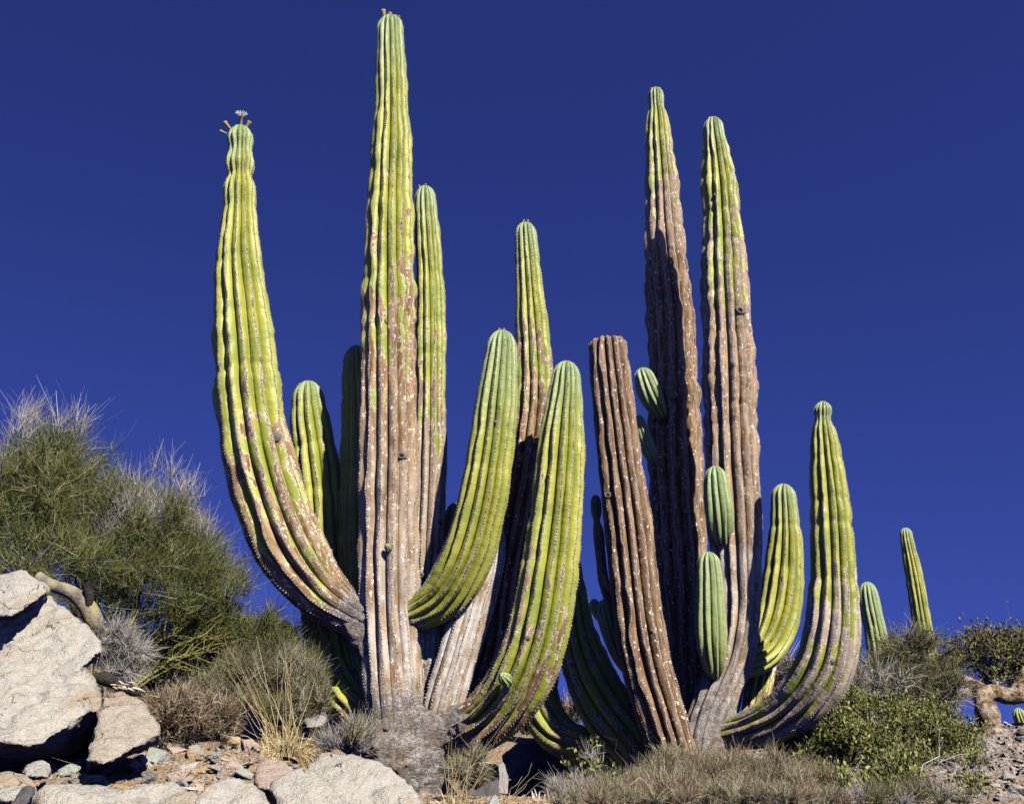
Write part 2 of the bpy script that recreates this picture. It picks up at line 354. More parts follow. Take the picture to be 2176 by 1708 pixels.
def pup_on(info, px, py, rpx, lenf=1.3, seed=0, ribs=10):
    h = surf(info, px, py)
    if h[0] is None: return
    r = rpx*mpp(px, py, h[0].y); q = h[0]; d = (h[1] + Vector((0, 0, .6))).normalized()
    rng = np.random.default_rng(seed); V, A = [], []; M = ribs*6
    for k in range(9):
        t = k/8; rad = r*math.sin(math.pi*(.12+.86*t))**.7*(1 if k < 8 else .15); a = np.arange(M)*2*math.pi/M; qq = np.abs(((np.arange(M) % 6)/6)-.5)*2
        rr = rad*(1-.2*qq); V.append(np.stack([np.cos(a)*rr, np.sin(a)*rr, np.full(M, (t-.12)*2*r*lenf)], 1)); A.append(qq)
    V = np.vstack(V); Q = np.array([(k*M+j, k*M+(j+1) % M, (k+1)*M+(j+1) % M, (k+1)*M+j) for k in range(8) for j in range(M)])
    rgv = np.concatenate(A); z = np.zeros(len(V))
    o = link('offshoot', mesh_np('offshoot', orient(V, q, d), Q, None, True, dict(sp=V*1.0+seed, rg=rgv, age=z, bark=z, tip=z+.75, pale=z)), M_SKIN, info['o'])
    # spines
    rc = np.nonzero(rgv < .05)[0]; P = orient(V, q, d); SV, ST = [], []
    for i in rc:
        for _ in range(3):
            dd = P[i]-np.array(q) + rng.normal(0, r*.5, 3); dd /= np.linalg.norm(dd); e = np.cross(dd, (0, 0, 1))*.0022; k = len(SV)
            SV += [P[i]+e, P[i]-e, P[i]+dd*r*rng.uniform(.15, .4)]; ST.append((k, k+1, k+2))
    s = link('spines', mesh_np('spines', np.array(SV), None, np.array(ST), False, dict(age=np.ones(len(SV)), cv=np.full(len(SV), .7), tip=np.zeros(len(SV)))), M_ARE, o); s['kind'] = 'stuff'

# ------------------------------------------------------------------ ground
def ground_mat():
    n = NM('gravel_soil'); p = n.coord('Object')
    a = n.noise(p, 1.3, 5); b = n.noise(p, 14, 5, .65); v = n.voro(p, 28); vc = n.voro(p, 28, out='Color')
    c = n.mix(n.step(a, .35, .65), (.36, .235, .13), (.42, .31, .20)); c = n.mix(n.step(b, .4, .7), c, (.29, .19, .115))
    c = n.mix(n.step(vc, .3, .7, 0, .45), c, (.42, .36, .29))
    h = n.math('ADD', n.math('MULTIPLY', v, -1.0), n.math('MULTIPLY', b, 1.2))
    return n.out(c, .95, n.bump(h, 1, .05), .1)
xs = np.sinh(np.linspace(-6.5, 6.5, 241))*1.2; ys = np.concatenate([np.linspace(-4, 4, 12, endpoint=False), np.linspace(4, 32, 260), 32 + np.geomspace(.3, 1500, 60)])
gx, gy = np.meshgrid(xs, ys); gz = hgt(gx, gy)
GV = np.stack([gx, gy, gz], -1).reshape(-1, 3); nx, ny = len(xs), len(ys)
gi = (np.arange(ny-1)[:, None]*nx + np.arange(nx-1)[None]).ravel()
tag(link('ground', mesh_np('ground', GV, np.stack([gi, gi+1, gi+1+nx, gi+nx], 1)), ground_mat()), kind='structure')

# ------------------------------------------------------------------ rough solids by voxel union (boulders, root crowns)
def hull_bm(bm, pts):
    vs = [bm.verts.new(p) for p in pts]
    r = bmesh.ops.convex_hull(bm, input=vs)
    dead = [e for e in set(r['geom_interior']) | set(r['geom_unused']) if isinstance(e, bmesh.types.BMVert) and e.is_valid]
    bmesh.ops.delete(bm, geom=dead, context='VERTS')
def solidify(bm, voxel, amp=.02, freq=3.0, fine=.006, smooth=2, seed=0, attrs=None):
    me = bpy.data.meshes.new('tmp'); bm.to_mesh(me); bm.free()
    o = bpy.data.objects.new('tmp', me); COL.objects.link(o)
    m = o.modifiers.new('r', 'REMESH'); m.mode = 'VOXEL'; m.voxel_size = voxel; m.use_smooth_shade = True
    if smooth:
        k = o.modifiers.new('s', 'SMOOTH'); k.factor = .5; k.iterations = smooth
    dg = bpy.context.evaluated_depsgraph_get(); dg.update()
    res = bpy.data.meshes.new_from_object(o.evaluated_get(dg), depsgraph=dg)
    bpy.data.objects.remove(o); bpy.data.meshes.remove(me)
    nv = len(res.vertices); co = np.empty(nv*3, np.float32); no = np.empty(nv*3, np.float32)
    res.vertices.foreach_get('co', co); res.vertices.foreach_get('normal', no); co = co.reshape(-1, 3); no = no.reshape(-1, 3)
    sd = seed*7.31
    d = np.array([amp*mnoise.noise(Vector(v*freq) + Vector((sd, 0, 0))) + amp*.5*mnoise.noise(Vector(v*freq*2.7) + Vector((0, sd, 0)))
                  + fine*mnoise.noise(Vector(v*freq*6) + Vector((0, 0, sd))) + fine*.7*mnoise.noise(Vector(v*freq*14) + Vector((sd, 0, sd)))
                  - fine*1.6*max(0, .16-abs(mnoise.noise(Vector(v*freq*.8) + Vector((sd, sd, 0)))))/.16 for v in co.astype(float)])
    co += no*d[:, None].astype(np.float32); res.vertices.foreach_set('co', co.ravel())
    for kk, fn in (attrs or {}).items():
        val = fn(co)
        if val.ndim == 2: at_ = res.attributes.new(kk, 'FLOAT_VECTOR', 'POINT'); at_.data.foreach_set('vector', val.astype(np.float32).ravel())
        else: at_ = res.attributes.new(kk, 'FLOAT', 'POINT'); at_.data.foreach_set('value', val.astype(np.float32))
    res.polygons.foreach_set('use_smooth', np.ones(len(res.polygons), bool)); res.update(); return res
def blob_bm(bm, p, r, sz=1.0):
    g = bmesh.ops.create_icosphere(bm, subdivisions=2, radius=r); 
    for v in g['verts']: v.co = Vector((v.co.x, v.co.y, v.co.z*sz)) + Vector(p)
def root_crown(parent, chain, voxel=.03, seed=0, name='root_crown'):
    """chain: (px, py, half width px, Y) blobs that melt into one corky foot"""
    bm = bmesh.new()
    for a, b in zip(chain[:-1], chain[1:]):
        if a is None or b is None: continue
        for t in np.linspace(0, 1, 5):
            px, py, hw, Y = [a[i]*(1-t)+b[i]*t for i in range(4)]
            blob_bm(bm, at(px, py, Y), hw*mpp(px, py, Y))
    one = lambda c: np.ones(len(c)); zer = lambda c: np.zeros(len(c))
    me = solidify(bm, voxel, .06, 3.4, .02, 3, seed, dict(sp=lambda c: c.astype(float), rg=one, age=one, bark=lambda c: one(c)*1.5, tip=zer, pale=lambda c: one(c)*.6))
    return link(name, me, M_SKIN, parent)

# ------------------------------------------------------------------ great cactus of the left clump
c1 = empty('giant_cactus', at(880, 1690, 11), 'giant many-armed cactus with flowers on its tallest stems, rising behind pale boulders', 'cactus', None)
A = stem(c1, [(840,1555,60,10.95),(838,1500,63,10.95),(832,1400,64,10.95),(826,1250,66,10.95),(825,1000,65,10.95),(824,800,60,10.95),(827,600,55,10.95),(829,420,49,10.95),(832,300,41,10.95),(832,200,34,10.95),(831,120,31,10.95),(830,70,28,10.95),(829,36,26,10.95)],
     ribs=14, rib=.22, age=((0,1.0),(.12,1.0),(.26,.88),(.36,.74),(.46,.56),(.54,.44),(.62,.32),(.72,.18),(.85,.06),(1,0)), bark=.42, pale=lambda u: max(0, .95-u*2.2), knob=.04, seed=3, tiplen=1.2, key='A')
Bs = stem(c1, [(905,1560,30,11.15),(905,1450,32,11.2),(903,1300,34,11.22),(907,1150,37,11.22),(912,1000,37,11.22),(914,800,34,11.22),(914,600,30,11.22),(907,480,27,11.22),(904,430,24,11.22),(903,396,21,11.22)],
     ribs=12, rib=.2, age=((0,1),(.25,.95),(.42,.68),(.55,.5),(.7,.32),(.85,.12),(1,0)), pale=lambda u: max(0, 1.1-u*1.7), knob=.04, seed=5, tiplen=.9, key='B')
Cs = stem(c1, [(775,1320,44,10.95),(742,1302,44,10.93),(690,1265,58,10.9),(628,1185,72,10.85),(580,1075,76,10.8),(548,962,75,10.8),(529,850,70,10.8),(518,700,64,10.8),(508,550,48,10.8),(510,450,36,10.8),(510,396,33,10.8),(510,376,26,10.8),(510,350,31,10.8),(511,318,24,10.8),(511,296,28,10.8),(511,268,24,10.8)],
     ribs=13, rib=.25, age=((0,.85),(.10,.62),(.22,.54),(.34,.44),(.44,.34),(.55,.2),(.7,.12),(1,0)), bark=.42, knob=.042, seed=8, tiplen=.8, key='C')
Ds = stem(c1, [(862,1310,36,10.95),(888,1302,38,10.9),(940,1270,50,10.8),(990,1190,56,10.65),(1020,1090,53,10.55),(1040,980,50,10.5),(1053,880,46,10.5),(1062,790,38,10.5),(1066,740,32,10.5),(1067,702,27,10.5)],
     ribs=14, rib=.25, tier=.02, age=((0,.55),(.1,.28),(.3,.12),(1,0)), bark=.1, knob=.015, seed=11, tiplen=1.3, key='D')
Es = stem(c1, [(960,1545,36,11.2),(1020,1490,42,11.35),(1058,1400,42,11.4),(1078,1250,42,11.38),(1100,1120,42,11.3),(1122,1000,42,11.2),(1136,870,42,11.2),(1133,740,38,11.2),(1124,600,29,11.2),(1119,520,24,11.2),(1116,473,20,11.2)],
     ribs=12, rib=.25, age=((0,1),(.35,1),(.55,.85),(.68,.5),(.75,.35),(.85,.15),(1,0)), knob=.03, seed=13, tiplen=.8, key='E', are=.04)
Fs = stem(c1, [(930,1560,48,10.98),(965,1558,50,10.95),(1015,1540,58,10.8),(1065,1500,64,10.65),(1110,1435,69,10.5),(1143,1345,67,10.4),(1166,1225,63,10.35),(1181,1100,58,10.35),(1189,1000,54,10.35),(1196,900,46,10.35),(1201,840,36,10.35),(1203,800,30,10.35),(1204,768,25,10.35)],
     ribs=14, rib=.25, age=((0,.8),(.12,.55),(.25,.46),(.4,.38),(.5,.24),(.7,.1),(1,0)), tier=.02, bark=.5, knob=.016, seed=17, tiplen=.9, key='F')
Gs = stem(c1, [(930,1560,40,11.05),(945,1490,44,11.0),(975,1390,45,10.98),(1008,1280,43,10.98),(1032,1180,40,10.98),(1030,1050,36,11.0),(1038,930,34,11.0),(1048,850,28,11.0),(1052,810,22,11.0)],
     ribs=11, rib=.12, age=((0,1),(.6,.98),(.8,.8),(1,.3)), pale=1.0, knob=.03, seed=19, key='G')
Is = stem(c1, [(820,1560,38,11.1),(765,1508,46,11.25),(718,1435,51,11.45),(697,1350,54,11.6),(690,1250,54,11.7),(684,1100,52,11.78),(668,960,47,11.8),(657,880,39,11.8),(655,845,34,11.8),(655,810,29,11.8)],
     ribs=12, rib=.2, age=((0,.45),(.3,.2),(1,0)), bark=.15, knob=.02, seed=23, tiplen=.5, key='I', are=.04)
Js = stem(c1, [(815,1540,36,11.15),(790,1420,42,11.35),(772,1300,46,11.5),(766,1150,50,11.62),(768,1000,46,11.65),(766,880,40,11.65),(760,800,32,11.65),(757,735,25,11.65)],
     ribs=12, rib=.16, age=((0,.5),(.4,.2),(1,0)), knob=.02, seed=29, tiplen=.4, key='J', are=.04)
Hs = stem(c1, [(905,1560,24,11.7),(912,1450,24,11.8),(925,1330,26,11.9),(945,1180,26,12.0),(965,1110,22,12.0),(968,1068,18,12.0)], ribs=10, rib=.25, age=((0,.6),(.4,.2),(1,0)), seed=31, key='H', are=.05)
root_crown(c1, [(905,1760,42,11.0),(893,1690,54,11.0),(870,1630,78,11.0),(850,1575,80,11.0),(842,1525,64,11.0), None, (872,1630,76,11.0),(925,1565,64,11.0),(965,1556,56,10.94),(1000,1548,55,10.83), None, (925,1560,55,11.05),(915,1490,26,11.1),(905,1420,22,11.15), None, (840,1560,70,11.1),(790,1530,40,11.2), None,
               (840,1560,60,11.1),(795,1480,28,11.1)], seed=2)
root_crown(c1, [(800,1400,30,10.95),(775,1350,36,10.93),(748,1308,42,10.92),(722,1292,44,10.91)], seed=3, name='arm_joint')
root_crown(c1, [(872,1312,32,10.95),(892,1303,36,10.89)], seed=4, name='arm_joint')
root_crown(c1, [(905,1490,26,11.05),(935,1520,40,11.02),(960,1470,30,11.02)], seed=6, name='arm_joint')
bud(Cs, 512, 266, .068, (.05,-.35,1), True, 1); bud(Cs, 487, 271, .062, (-.7,-.1,.8), i=2); bud(Cs, 523, 272, .062, (.45,-.1,.9), i=3); bud(Cs, 478, 283, .045, (-.9,0,.4), i=4)
bud(A, 817, 38, .075, (-.2,-.1,1), i=5); bud(A, 827, 42, .065, (.1,-.1,1), i=6); bud(A, 843, 44, .045, (.5,-.2,.8), i=7); bud(A, 838, 40, .04, (.3,.1,.8), i=8)
bud(Bs, 893, 400, .03, (-.4,0,.8), i=9); bud(Bs, 904, 398, .03, (0,-.1,1), i=10)
for i, x in enumerate((1112, 1121)): bud(Es, x, 476, .035, (.1, -.1, 1), i=i)
for i, x in enumerate((1060, 1070)): bud(Ds, x, 706, .03, (.1, -.1, 1), i=i)
scar(Cs, 588, 928, 10, seed=1); scar(A, 853, 968, 9, True, 2); scar(A, 820, 683, 5, seed=3); scar(A, 826, 362, 5, seed=4); scar(A, 826, 495, 4, seed=14)
scar(Gs, 1032, 1365, 10, seed=5); scar(Bs, 935, 1110, 6, True, 6); scar(Bs, 893, 1222, 8, True, 7); scar(Ds, 1053, 897, 5, seed=8); scar(Fs, 1122, 1355, 5, seed=9); scar(Fs, 1165, 1010, 4, seed=19)
pup_on(Fs, 1081, 1450, 15, seed=2); pup_on(A, 828, 1168, 8, seed=3)

# ------------------------------------------------------------------ great cactus of the right clump
c2 = empty('giant_cactus', at(1490, 1625, 14), 'giant brown-skinned cactus with a broken-off stem and small green offshoots, behind the dry grey bush', 'cactus', None)
Ks = stem(c2, [(1440,1660,52,13.7),(1426,1590,52,13.65),(1398,1500,53,13.6),(1370,1400,53,13.55),(1354,1300,53,13.5),(1343,1200,53,13.5),(1333,1100,51,13.5),(1320,1000,49,13.5),(1308,900,46,13.5),(1295,780,43,13.5),(1290,724,42,13.5)],
     ribs=13, rib=.30, shape=1.7, age=((0,1.3),(1,1.3)), pale=-.5, knob=.025, cut=True, seed=37, key='K', spines=True, wig=.09, label='dead brown stem with its top broken off')
Ls = stem(c2, [(1470,1600,40,14.6),(1460,1500,45,14.9),(1450,1350,52,15.3),(1442,1200,56,15.55),(1438,1050,57,15.65),(1433,900,55,15.7),(1428,750,52,15.7),(1420,620,48,15.7),(1412,500,42,15.7),(1407,400,36,15.7),(1400,300,27,15.7),(1397,245,22,15.7),(1395,228,17,15.7),(1394,205,17,15.7),(1393,187,15,15.7)],
     ribs=12, rib=.25, age=((0,1.2),(.62,1.1),(.76,.72),(.84,.42),(.93,.25),(1,.1)), pale=lambda u: -.35 if u<.7 else .2, knob=.05, seed=41, tiplen=.8, key='L', spines=True)
Ms = stem(c2, [(1490,1640,46,13.95),(1500,1560,50,14.0),(1526,1480,47,14.05),(1555,1400,45,14.1),(1568,1310,47,14.1),(1565,1200,53,14.1),(1561,1100,57,14.1),(1557,1000,58,14.1),(1553,900,58,14.1),(1550,800,57,14.1),(1545,700,53,14.1),(1540,600,49,14.1),(1536,500,44,14.1),(1529,400,39,14.1),(1521,320,29,14.1),(1517,285,23,14.1),(1515,250,18,14.1)],
     ribs=13, rib=.25, age=((0,.72),(.06,.7),(.14,1.1),(.5,1.05),(.6,.78),(.7,.56),(.8,.42),(.88,.2),(1,0)), bark=1.5, pale=lambda u: .75 if u < .3 else .2, knob=.042, seed=43, tiplen=1.0, key='M', spines=True)
Ns = stem(c2, [(1560,1410,30,14.35),(1596,1404,34,14.45),(1628,1372,43,14.6),(1652,1310,47,14.7),(1664,1230,44,14.72),(1668,1150,36,14.72),(1667,1090,29,14.72),(1665,1055,26,14.72),(1665,1028,22,14.72)],
     ribs=13, rib=.25, age=((0,.4),(.15,.2),(1,.02)), bark=.06, knob=.015, seed=47, tiplen=.8, key='N')
Os = stem(c2, [(1520,1570,30,14),(1550,1560,34,13.9),(1602,1547,42,13.65),(1660,1521,51,13.4),(1715,1475,58,13.15),(1751,1418,61,12.98),(1767,1350,58,12.9),(1771,1250,50,12.9),(1768,1150,45,12.9),(1762,1050,40,12.9),(1754,960,32,12.9),(1750,915,24,12.9),(1749,893,17,12.9),(1749,875,19,12.9),(1749,853,17,12.9)],
     ribs=13, rib=.25, age=((0,.6),(.15,.54),(.3,.6),(.42,.58),(.52,.44),(.62,.26),(.75,.12),(1,0)), bark=.1, pale=.5, knob=.03, seed=53, tiplen=.5, key='O', label='arm curving out and up beside the leafy bush')
Rs = stem(c2, [(1385,1650,46,13.9),(1352,1590,56,14.1),(1305,1530,63,14.3),(1262,1455,58,14.45),(1232,1370,46,14.6),(1222,1290,32,14.7),(1215,1220,24,14.7),(1212,1180,20,14.7)],
     ribs=12, rib=.25, age=((0,.6),(.3,.35),(.8,.3),(1,.4)), knob=.02, seed=59, key='R', are=.04)
Ss = stem(c2, [(1340,1620,34,14.2),(1260,1590,38,14.5),(1185,1560,42,14.8),(1150,1500,42,15),(1150,1430,36,15.1),(1158,1350,28,15.15),(1160,1290,22,15.15)],
     ribs=11, rib=.2, age=((0,.5),(1,.2)), knob=.02, seed=61, key='S', are=.05)
Ts = stem(c2, [(1590,1560,25,14.9),(1605,1500,28,15.1),(1618,1430,29,15.2),(1632,1360,27,15.3),(1640,1290,20,15.3),(1640,1240,16,15.3)], ribs=11, rib=.25, age=((0,.6),(1,.2)), seed=67, key='T', are=.05)
OFF = dict(name='offshoot', bark=0, age=((0,.12),(1,0)), tiplen=3.0, are=.024)
stem(c2, [(1538,1160,10,14.0),(1534,1140,22,13.86),(1529,1095,30,13.76),(1523,1045,28,13.74),(1520,1010,24,13.74),(1518,990,20,13.74)], ribs=11, rib=.22, seed=71, **OFF)
stem(c2, [(1520,1440,10,13.9),(1517,1420,22,13.8),(1512,1370,33,13.7),(1510,1300,32,13.66),(1508,1230,29,13.66),(1506,1195,25,13.66),(1505,1172,20,13.66)], ribs=11, rib=.22, seed=73, **OFF)
stem(c2, [(1408,890,8,15.4),(1399,872,18,15.2),(1384,842,25,15.05),(1370,805,24,15.0),(1363,782,19,15.0)], ribs=11, rib=.22, seed=79, **OFF)
stem(c2, [(1398,985,8,15.5),(1385,968,15,15.4),(1370,930,15,15.35),(1360,900,13,15.3),(1355,882,10,15.3)], ribs=10, rib=.2, seed=83, **OFF)
stem(c2, [(1330,1330,6,13.9),(1300,1290,9,13.9),(1284,1240,11,13.9),(1276,1180,11,13.9),(1271,1125,11,13.9),(1268,1106,7,13.9),(1267,1090,11,13.9),(1266,1068,11,13.9),(1265,1051,9,13.9)], ribs=9, rib=.2, seed=89, name='offshoot', age=((0,.9),(.6,.7),(.75,.3),(1,0)), tiplen=.3, are=.03)
stem(c2, [(1345,1440,8,13.9),(1318,1400,14,13.9),(1298,1345,19,13.9),(1288,1305,19,13.9),(1283,1273,15,13.9)], ribs=10, rib=.2, seed=97, **OFF)
stem(c2, [(1300,1330,6,14.1),(1278,1312,11,14.1),(1265,1290,12,14.1),(1261,1272,9,14.1)], ribs=9, rib=.2, seed=101, **OFF)
stem(c2, [(1310,1270,6,13.8),(1290,1240,7,13.8),(1284,1220,7,13.8)], ribs=8, rib=.2, seed=103, **OFF)
root_crown(c2, [(1495,1720,60,14.0),(1500,1650,52,14.0),(1510,1590,46,14.0),(1540,1565,36,13.97), None, (1495,1650,60,14.0),(1430,1640,50,13.75), None, (1495,1650,55,14.0),(1380,1650,46,13.8)], voxel=.035, seed=5)
for i, x in enumerate((1384, 1390, 1396, 1402)): bud(Ls, x, 191, .028, (.1*(i-1.5), -.1, 1), i=i)
for i, x in enumerate((1508, 1514, 1520)): bud(Ms, x, 254, .03, (.1*(i-1), -.1, 1), i=i)
scar(Ms, 1573, 660, 9, True, 21); scar(Ms, 1518, 416, 5, seed=22); scar(Ks, 1292, 1052, 7, True, 23); scar(Os, 1770, 1405, 6, seed=24); scar(Os, 1700, 1552, 8, seed=25); scar(Ns, 1640, 1360, 4, seed=26); scar(Ks, 1385, 1340, 4, seed=27)
pup_on(Ls, 1430, 845, 8, seed=9)

# ------------------------------------------------------------------ lesser cacti on the slope behind
def lone(label, ctrl, seed, tiplen, age, ribs=12, group=None):
    c = empty('columnar_cactus', at(*ctrl[0][:2], ctrl[0][3]), label, 'cactus', group)
    i = stem(c, ctrl, ribs=ribs, rib=.2, age=age, seed=seed, tiplen=tiplen, are=.06, ds=.05, knob=.025); return i
lone('short pale green columnar cactus standing in the twiggy bush', [(1885,1500,22,22),(1873,1430,23,22),(1860,1340,23,22),(1848,1280,21,22),(1842,1236,17,22)], 107, 3.0, ((0,.25),(1,0)))
U2 = lone('tall thin leaning cactus with dark buds at its tip, beyond the twiggy bush', [(1985,1470,20,25),(1972,1400,21,25),(1957,1310,20,25),(1942,1220,18,25),(1928,1150,14,25),(1924,1121,12,25)], 109, .6, ((0,.3),(1,.05)))
lone('small striped cactus seen on the skyline under the pale tree limb', [(2178,1580,15,30),(2172,1535,15,30),(2166,1518,14,30),(2163,1503,11,30)], 113, .5, ((0,.2),(1,0)))
lone('round-topped ochre and green cactus between the left tree and the giant cactus', [(608,1480,34,14.5),(606,1420,35,14.5),(603,1370,34,14.5),(601,1340,30,14.5),(599,1319,24,14.5)], 127, .5, ((0,.3),(1,.35)), 16)

# ------------------------------------------------------------------ rocks
def rock_mat(name, base, dark, stain, speck=1.0, stain_amt=.5, loose=False):
    n = NM(name); p = n.coord('Object'); rnd = None
    if loose:                                       # small stones share meshes: each takes its own patch of the pattern and its own tone
        oi = n.t.nodes.new('ShaderNodeObjectInfo'); rnd = oi.outputs['Random']
        p = n.vec('ADD', n.vec('MULTIPLY', p, (.09, .09, .09)), n.vec('MULTIPLY', oi.outputs['Location'], (3.1, 2.7, 1.9)))
    a = n.noise(p, 2.3, 5, .6); b = n.noise(p, 70, 3, .7); d = n.noise(p, 11, 4, .6)
    c = n.mix(n.step(d, .3, .7), tuple(x*.84 for x in base), base)
    c = n.mix(n.step(b, .56, .70, 0, .75*speck), c, dark)
    c = n.mix(n.step(b, .30, .42, .5*speck, 0), c, tuple(min(.8, x*1.25) for x in base))
    c = n.mix(n.step(a, .52, .68, 0, stain_amt), c, stain)
    ck = n.voro(n.vec('ADD', p, n.vec('MULTIPLY', n.noise(p, 3, 4, out=1), (.55, .55, .55))), 1.9, 'DISTANCE_TO_EDGE'); ck = n.math('MULTIPLY', n.step(ck, .0, .010, 1, 0), n.step(a, .50, .58))
    c = n.mix(n.math('MULTIPLY', ck, .55), c, dark)
    c = n.mix(n.step(n.noise(n.vec('ADD', p, (7, 3, 1)), 4.5, 5, .65), .60, .68, 0, .45), c, dark)
    if rnd is not None: c = n.mix(n.step(rnd, 0, 1, 0, .45), c, tuple(min(.75, x*1.5) for x in base))
    h = n.math('ADD', n.math('MULTIPLY', n.noise(p, 7, 5, .7), 1.5), n.math('MULTIPLY', b, .45))
    h = n.math('SUBTRACT', h, ck)
    return n.out(c, .9, n.bump(h, 1.0, .04), .15)
M_GRAN = rock_mat('granite_pale', (.47, .435, .365), (.15, .13, .105), (.36, .265, .155), 1.0, .7)
M_GRAN2 = rock_mat('granite_buff', (.44, .385, .30), (.17, .14, .11), (.36, .25, .13))
M_TAN = rock_mat('stone_tan', (.50, .36, .21), (.22, .145, .08), (.44, .27, .12), .6)
M_GRN = rock_mat('stone_green', (.36, .39, .34), (.15, .16, .14), (.44, .37, .28), .7)
M_RED = rock_mat('stone_pinkish', (.46, .36, .285), (.21, .155, .12), (.35, .36, .30), .6)
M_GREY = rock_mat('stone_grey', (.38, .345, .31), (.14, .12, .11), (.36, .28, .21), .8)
M_DARK_SHADE = rock_mat('stone_dark_shade', (.13, .12, .12), (.045, .04, .04), (.2, .15, .1), .8)  # near-black stone; on the rocks below the cactus arms it paints in shade
S_GRAN = rock_mat('loose_pale', (.52, .48, .41), (.20, .18, .15), (.42, .32, .2), .8, .4, True)
S_TAN = rock_mat('loose_tan', (.44, .30, .165), (.20, .13, .07), (.50, .34, .17), .5, .5, True)
S_GRN = rock_mat('loose_green', (.35, .36, .31), (.15, .15, .13), (.42, .36, .28), .6, .4, True)
S_RED = rock_mat('loose_pink', (.42, .32, .25), (.19, .14, .11), (.40, .38, .33), .5, .4, True)
S_GREY = rock_mat('loose_grey', (.30, .275, .25), (.12, .105, .095), (.34, .27, .2), .7, .4, True)
S_DARK = rock_mat('loose_dark', (.13, .12, .115), (.05, .045, .04), (.2, .15, .1), .6, .4, True)
def boulder(label, hulls, mat, voxel=.03, amp=.02, smooth=2, seed=0, freq=3.0, group=None, fine=.012):
    bm = bmesh.new()
    for h in hulls: hull_bm(bm, [at(*p) for p in h])
    o = link('boulder', solidify(bm, voxel, amp, freq, fine, smooth, seed), mat)
    return tag(o, label, 'boulder', group)
boulder('huge pale granite boulder with a slab ledge on top and a dark overhang below', [
    [(-60,1235,8.3),(50,1222,8.3),(95,1252,8.1),(160,1306,7.85),(213,1358,7.6),(217,1386,7.5),(170,1425,7.3),(60,1440,7.3),(-60,1440,7.35),(-60,1300,9.3),(100,1300,9.2),(200,1400,9.0),(180,1420,7.9)],
    [(60,1350,7.75),(150,1390,7.62),(184,1412,7.55),(204,1440,7.45),(219,1478,7.25),(214,1512,7.08),(199,1508,6.98),(125,1548,6.78),(84,1582,6.62),(50,1585,6.6),(14,1582,6.6),(-60,1556,6.6),(-60,1400,7.5),
     (212,1522,7.6),(202,1574,7.75),(181,1614,7.8),(109,1622,7.6),(16,1628,7.5),(-60,1625,7.5),(200,1500,8.9),(180,1600,8.9),(-60,1500,9.3),(-60,1640,9.2)],
    [(-60,1226,8.05),(48,1212,8.1),(103,1246,7.86),(107,1256,7.74),(60,1288,7.5),(32,1306,7.36),(-60,1318,7.3),(-60,1240,8.6),(50,1225,8.7),(100,1262,8.1),(60,1300,7.9),(-60,1330,7.8)]], M_GRAN, .025, .03, 1, 1, fine=.016)
boulder('rounded buff granite boulder leaning against the huge boulder', [
    [(221,1473,7.25),(262,1470,7.3),(304,1489,7.2),(320,1512,7.1),(341,1537,6.95),(342,1556,6.85),(338,1570,6.85),(270,1596,6.55),(222,1624,6.35),(182,1618,6.4),(204,1560,6.7),(212,1512,7.0),
     (336,1576,7.4),(290,1600,7.3),(235,1628,7.0),(185,1640,7.0),(240,1480,8),(320,1540,7.9),(230,1620,7.9)]], M_GRAN2, .024, .026, 2, 2, fine=.014)
boulder('broad pale granite slab lying in front of the stony slope', [
    [(78,1700,5.5),(90,1670,5.6),(131,1661,5.7),(200,1668,5.75),(258,1677,5.75),(300,1720,5.4),(300,1790,5.3),(80,1790,5.3),(131,1680,6.3),(280,1700,6.3),(80,1800,6.3),(300,1800,6.3)],
    [(230,1690,5.6),(300,1668,5.7),(358,1663,5.75),(395,1672,5.75),(440,1700,5.6),(450,1780,5.4),(230,1780,5.4),(330,1690,6.3),(430,1710,6.2),(240,1800,6.3),(440,1800,6.3)]], M_GRAN, .024, .024, 2, 3, fine=.014)
boulder('smooth domed pale granite boulder beside the broad slab', [
    [(412,1700,5.4),(436,1672,5.5),(461,1656,5.55),(505,1647,5.6),(536,1661,5.6),(560,1685,5.5),(580,1712,5.4),(590,1780,5.3),(405,1780,5.2),(470,1670,6.1),(540,1680,6.1),(585,1790,6),(410,1790,6)]], M_GRAN, .024, .015, 5, 4)
boulder('rounded pale granite boulder with a grey round patch and a dark crack beside it', [
    [(567,1666,5.9),(604,1641,6.0),(650,1632,6.05),(676,1646,6.0),(705,1668,5.9),(742,1712,5.8),(740,1790,5.7),(600,1790,5.7),(596,1706,5.75),(620,1660,6.6),(690,1670,6.6),(600,1800,6.5),(740,1800,6.5)]], M_GRAN, .024, .014, 5, 5)
boulder('large sloping pale granite boulder against the foot of the giant cactus', [
    [(649,1622,6.6),(664,1613,6.6),(685,1597,6.7),(702,1598,6.7),(724,1613,6.6),(756,1607,6.65),(787,1613,6.6),(842,1640,6.5),(877,1672,6.4),(899,1707,6.3),(905,1790,6.1),(700,1790,6.1),(690,1680,6.3),(650,1650,6.5),(690,1620,7.4),(800,1640,7.5),(900,1720,7.3),(690,1800,7.3),(900,1800,7.3)]], M_GRAN, .024, .022, 2, 6, fine=.014)
boulder('pinkish brown rounded rock behind the domed pale boulder', [
    [(538,1652,6.5),(548,1625,6.6),(570,1612,6.7),(600,1614,6.7),(622,1630,6.6),(640,1650,6.4),(600,1680,6.2),(545,1680,6.2),(560,1640,7.2),(620,1650,7.2),(640,1700,7)]], M_RED, .022, .014, 3, 7)
